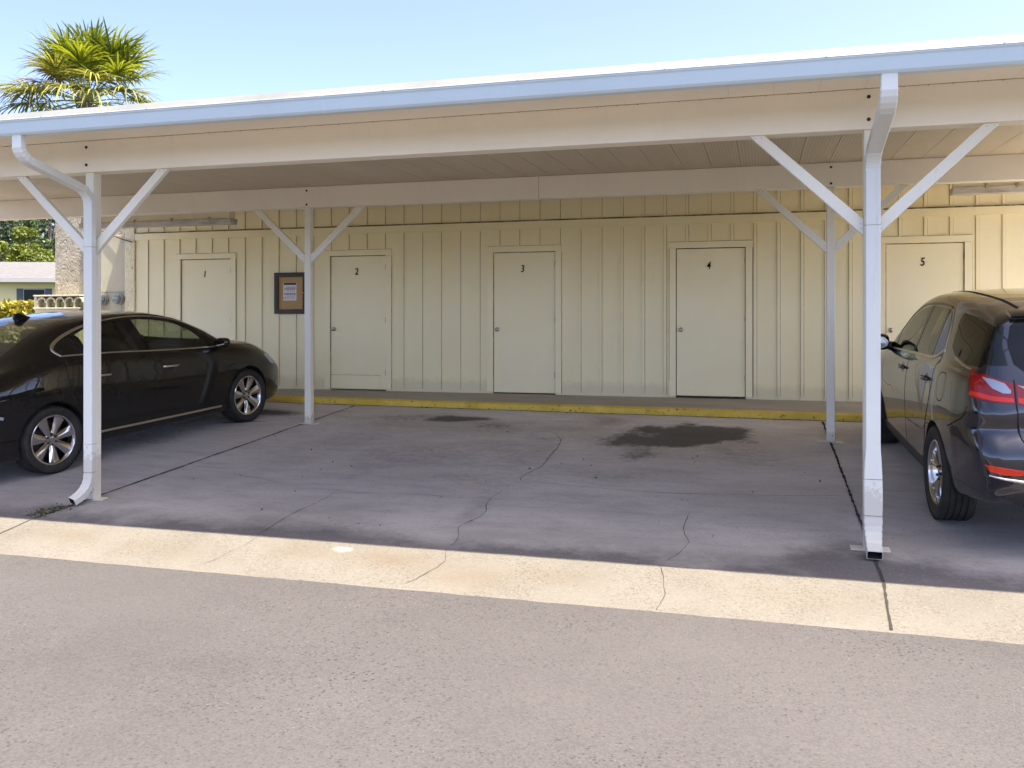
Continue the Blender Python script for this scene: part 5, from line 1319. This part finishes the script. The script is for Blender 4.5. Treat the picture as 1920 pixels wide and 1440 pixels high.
        mm = MB(); mm.lathe([(.060, 0), (.062, .004)], (.703, ys*.985, 1.145), (-1, 0, 0), 20)
        for i_, p_ in enumerate(mm.v): mm.v[i_] = (p_[0], ys*.985+(p_[1]-ys*.985)*1.4, p_[2])
        mm.build('mirror_glass', M['mirror'], mo)
        # tail lamp: outer piece on the body corner, inner piece on the tailgate
        yy = lambda v: v*ys
        tl = c.panel('tail_light', M['red'], Rt, 'B', [(yy(.800),1.243),(yy(.76),1.222),(yy(.70),1.200),(yy(.618),1.178),(yy(.613),1.048),(yy(.72),1.052),(yy(.82),1.062),(yy(.842),1.066),(yy(.848),1.10),(yy(.838),1.18)], .007, 0, .025, .014)
        c.panel('reversing_lens', M['clear'], tl, 'B', [(yy(.775),1.205),(yy(.72),1.196),(yy(.665),1.175),(yy(.632),1.130),(yy(.636),1.112),(yy(.68),1.112),(yy(.735),1.140)], .0085, 0, .02, .004)
        c.panel('lamp_band', M['red2'], tl, 'B', [(yy(.842),1.108),(yy(.74),1.090),(yy(.622),1.083),(yy(.620),1.056),(yy(.74),1.060),(yy(.85),1.082)], .0085, 0, .02, .004)
        tl = c.panel('tail_light', M['red'], Rt, 'B', [(yy(.602),1.176),(yy(.45),1.150),(yy(.33),1.130),(yy(.30),1.110),(yy(.40),1.02),(yy(.598),1.047)], .007, 0, .025, .014)
        c.panel('reversing_lens', M['clear'], tl, 'B', [(yy(.595),1.166),(yy(.48),1.146),(yy(.36),1.126),(yy(.42),1.10),(yy(.50),1.118)], .0085, 0, .02, .004)
        c.panel('lamp_band', M['red2'], tl, 'B', [(yy(.596),1.086),(yy(.45),1.075),(yy(.40),1.04),(yy(.45),1.035),(yy(.594),1.055)], .0085, 0, .02, .004)
        c.panel('reflector', M['red2'], Rt, 'B', [(yy(.80),.648),(yy(.70),.638),(yy(.545),.618),(yy(.60),.590),(yy(.70),.590),(yy(.775),.606)], .006, 0, .02)
        mb = MB(); c.trim(mb, 'B', [(yy(.775),.578),(yy(.65),.556),(yy(.45),.535),(yy(.2),.528),(0,.526)], [.012,.026,.032,.032,.032], .010); mb.build('bumper_trim', M['chrome'], Rt, smooth=True, sharp=50)
        mb = MB(); c.gap(mb, 'B', [(yy(.61),1.20),(yy(.608),1.05),(yy(.60),.95),(yy(.592),.86),(yy(.57),.80),(yy(.50),.765),(yy(.3),.755),(0,.752)], .008, 3, .0035)
        c.panel('headlight', M['clear'], Rt, vw, [(1.85,.86),(1.95,.78),(2.15,.74),(2.2,.78),(2.05,.87)], .003)
    for q_ in (1, -1): c.panel('rear_pillar', M['gloss_black'], Rt, 'B', [(q_*.635,1.29),(q_*.655,1.42),(q_*.632,1.545),(q_*.66,1.56),(q_*.735,1.40),(q_*.745,1.285)], .004, 0, .03)
    c.panel('lower_bumper', M['plastic'], Rt, 'B', [(-.62,.385),(.62,.385),(.70,.43),(.60,.47),(-.60,.47),(-.70,.43)], .004, 0, .04)
    rw = [(-.60,1.30),(-.625,1.42),(-.60,1.545),(-.56,1.588),(0,1.60),(.56,1.588),(.60,1.545),(.625,1.42),(.60,1.30),(.52,1.235),(0,1.215),(-.52,1.235)]
    c.panel('rear_windscreen', M['carglass'], Rt, 'B', rw, .003, 0, .05)
    c.panel('windscreen', M['glass_light'], Rt, 'T', WS, .002, 0, .06)
    tg = c.panel('tailgate', M['cargrey'], Rt, 'B', [(-.602,1.042),(.602,1.042),(.595,.93),(.585,.855),(.56,.80),(.49,.772),(.3,.762),(-.3,.762),(-.49,.772),(-.56,.80),(-.585,.855),(-.595,.93)], .0025, 0, .04)
    # tailgate spoiler over the rear glass
    mb = MB(); rings = []
    for y_ in np.linspace(-.60, .60, 25):
        k = abs(y_)/.60; xr = -2.125+.07*k**3; z_ = 1.658-.028*k**2
        rings.append([(-1.92, y_, z_+.022), (xr+.03, y_, z_+.004), (xr, y_, z_-.014), (xr+.02, y_, z_-.03), (-1.98, y_, z_-.045)])
    mb.sweep(rings); mb.build('spoiler', M['cargrey'], Rt, smooth=True, sharp=50)
    mb = MB()
    for y_ in (-.50, .50): c.gap(mb, 'T', [(-1.85, y_), (-1.0, y_*1.03), (.15, y_*1.02)], .022, 0, .0035)
    # lettering on the left of the tailgate
    for txt, y_, z_, s_ in (('EQUINOX', .545, .800, .050), ('S', .520, .862, .040)):
        cu = bpy.data.curves.new('badge', 'FONT'); cu.body = txt; cu.size = s_*1.35; cu.extrude = .003; cu.offset = .0012; cu.align_x = 'LEFT'; cu.align_y = 'CENTER'; cu.space_character = 1.15
        to = bpy.data.objects.new('tmp', cu); C.objects.link(to); dg = bpy.context.evaluated_depsgraph_get(); me = bpy.data.meshes.new_from_object(to.evaluated_get(dg)); C.objects.unlink(to); bpy.data.objects.remove(to)
        for v in me.vertices:
            p, n = c.proj('B', y_-v.co.x, z_+v.co.y); v.co = p+n*(.004+v.co.z)
        me.materials.clear(); me.materials.append(M['chrome']); me.name = 'badge'
        o = bpy.data.objects.new('badge', me); C.objects.link(o); o.parent = tg
build_sedan()
build_suv()
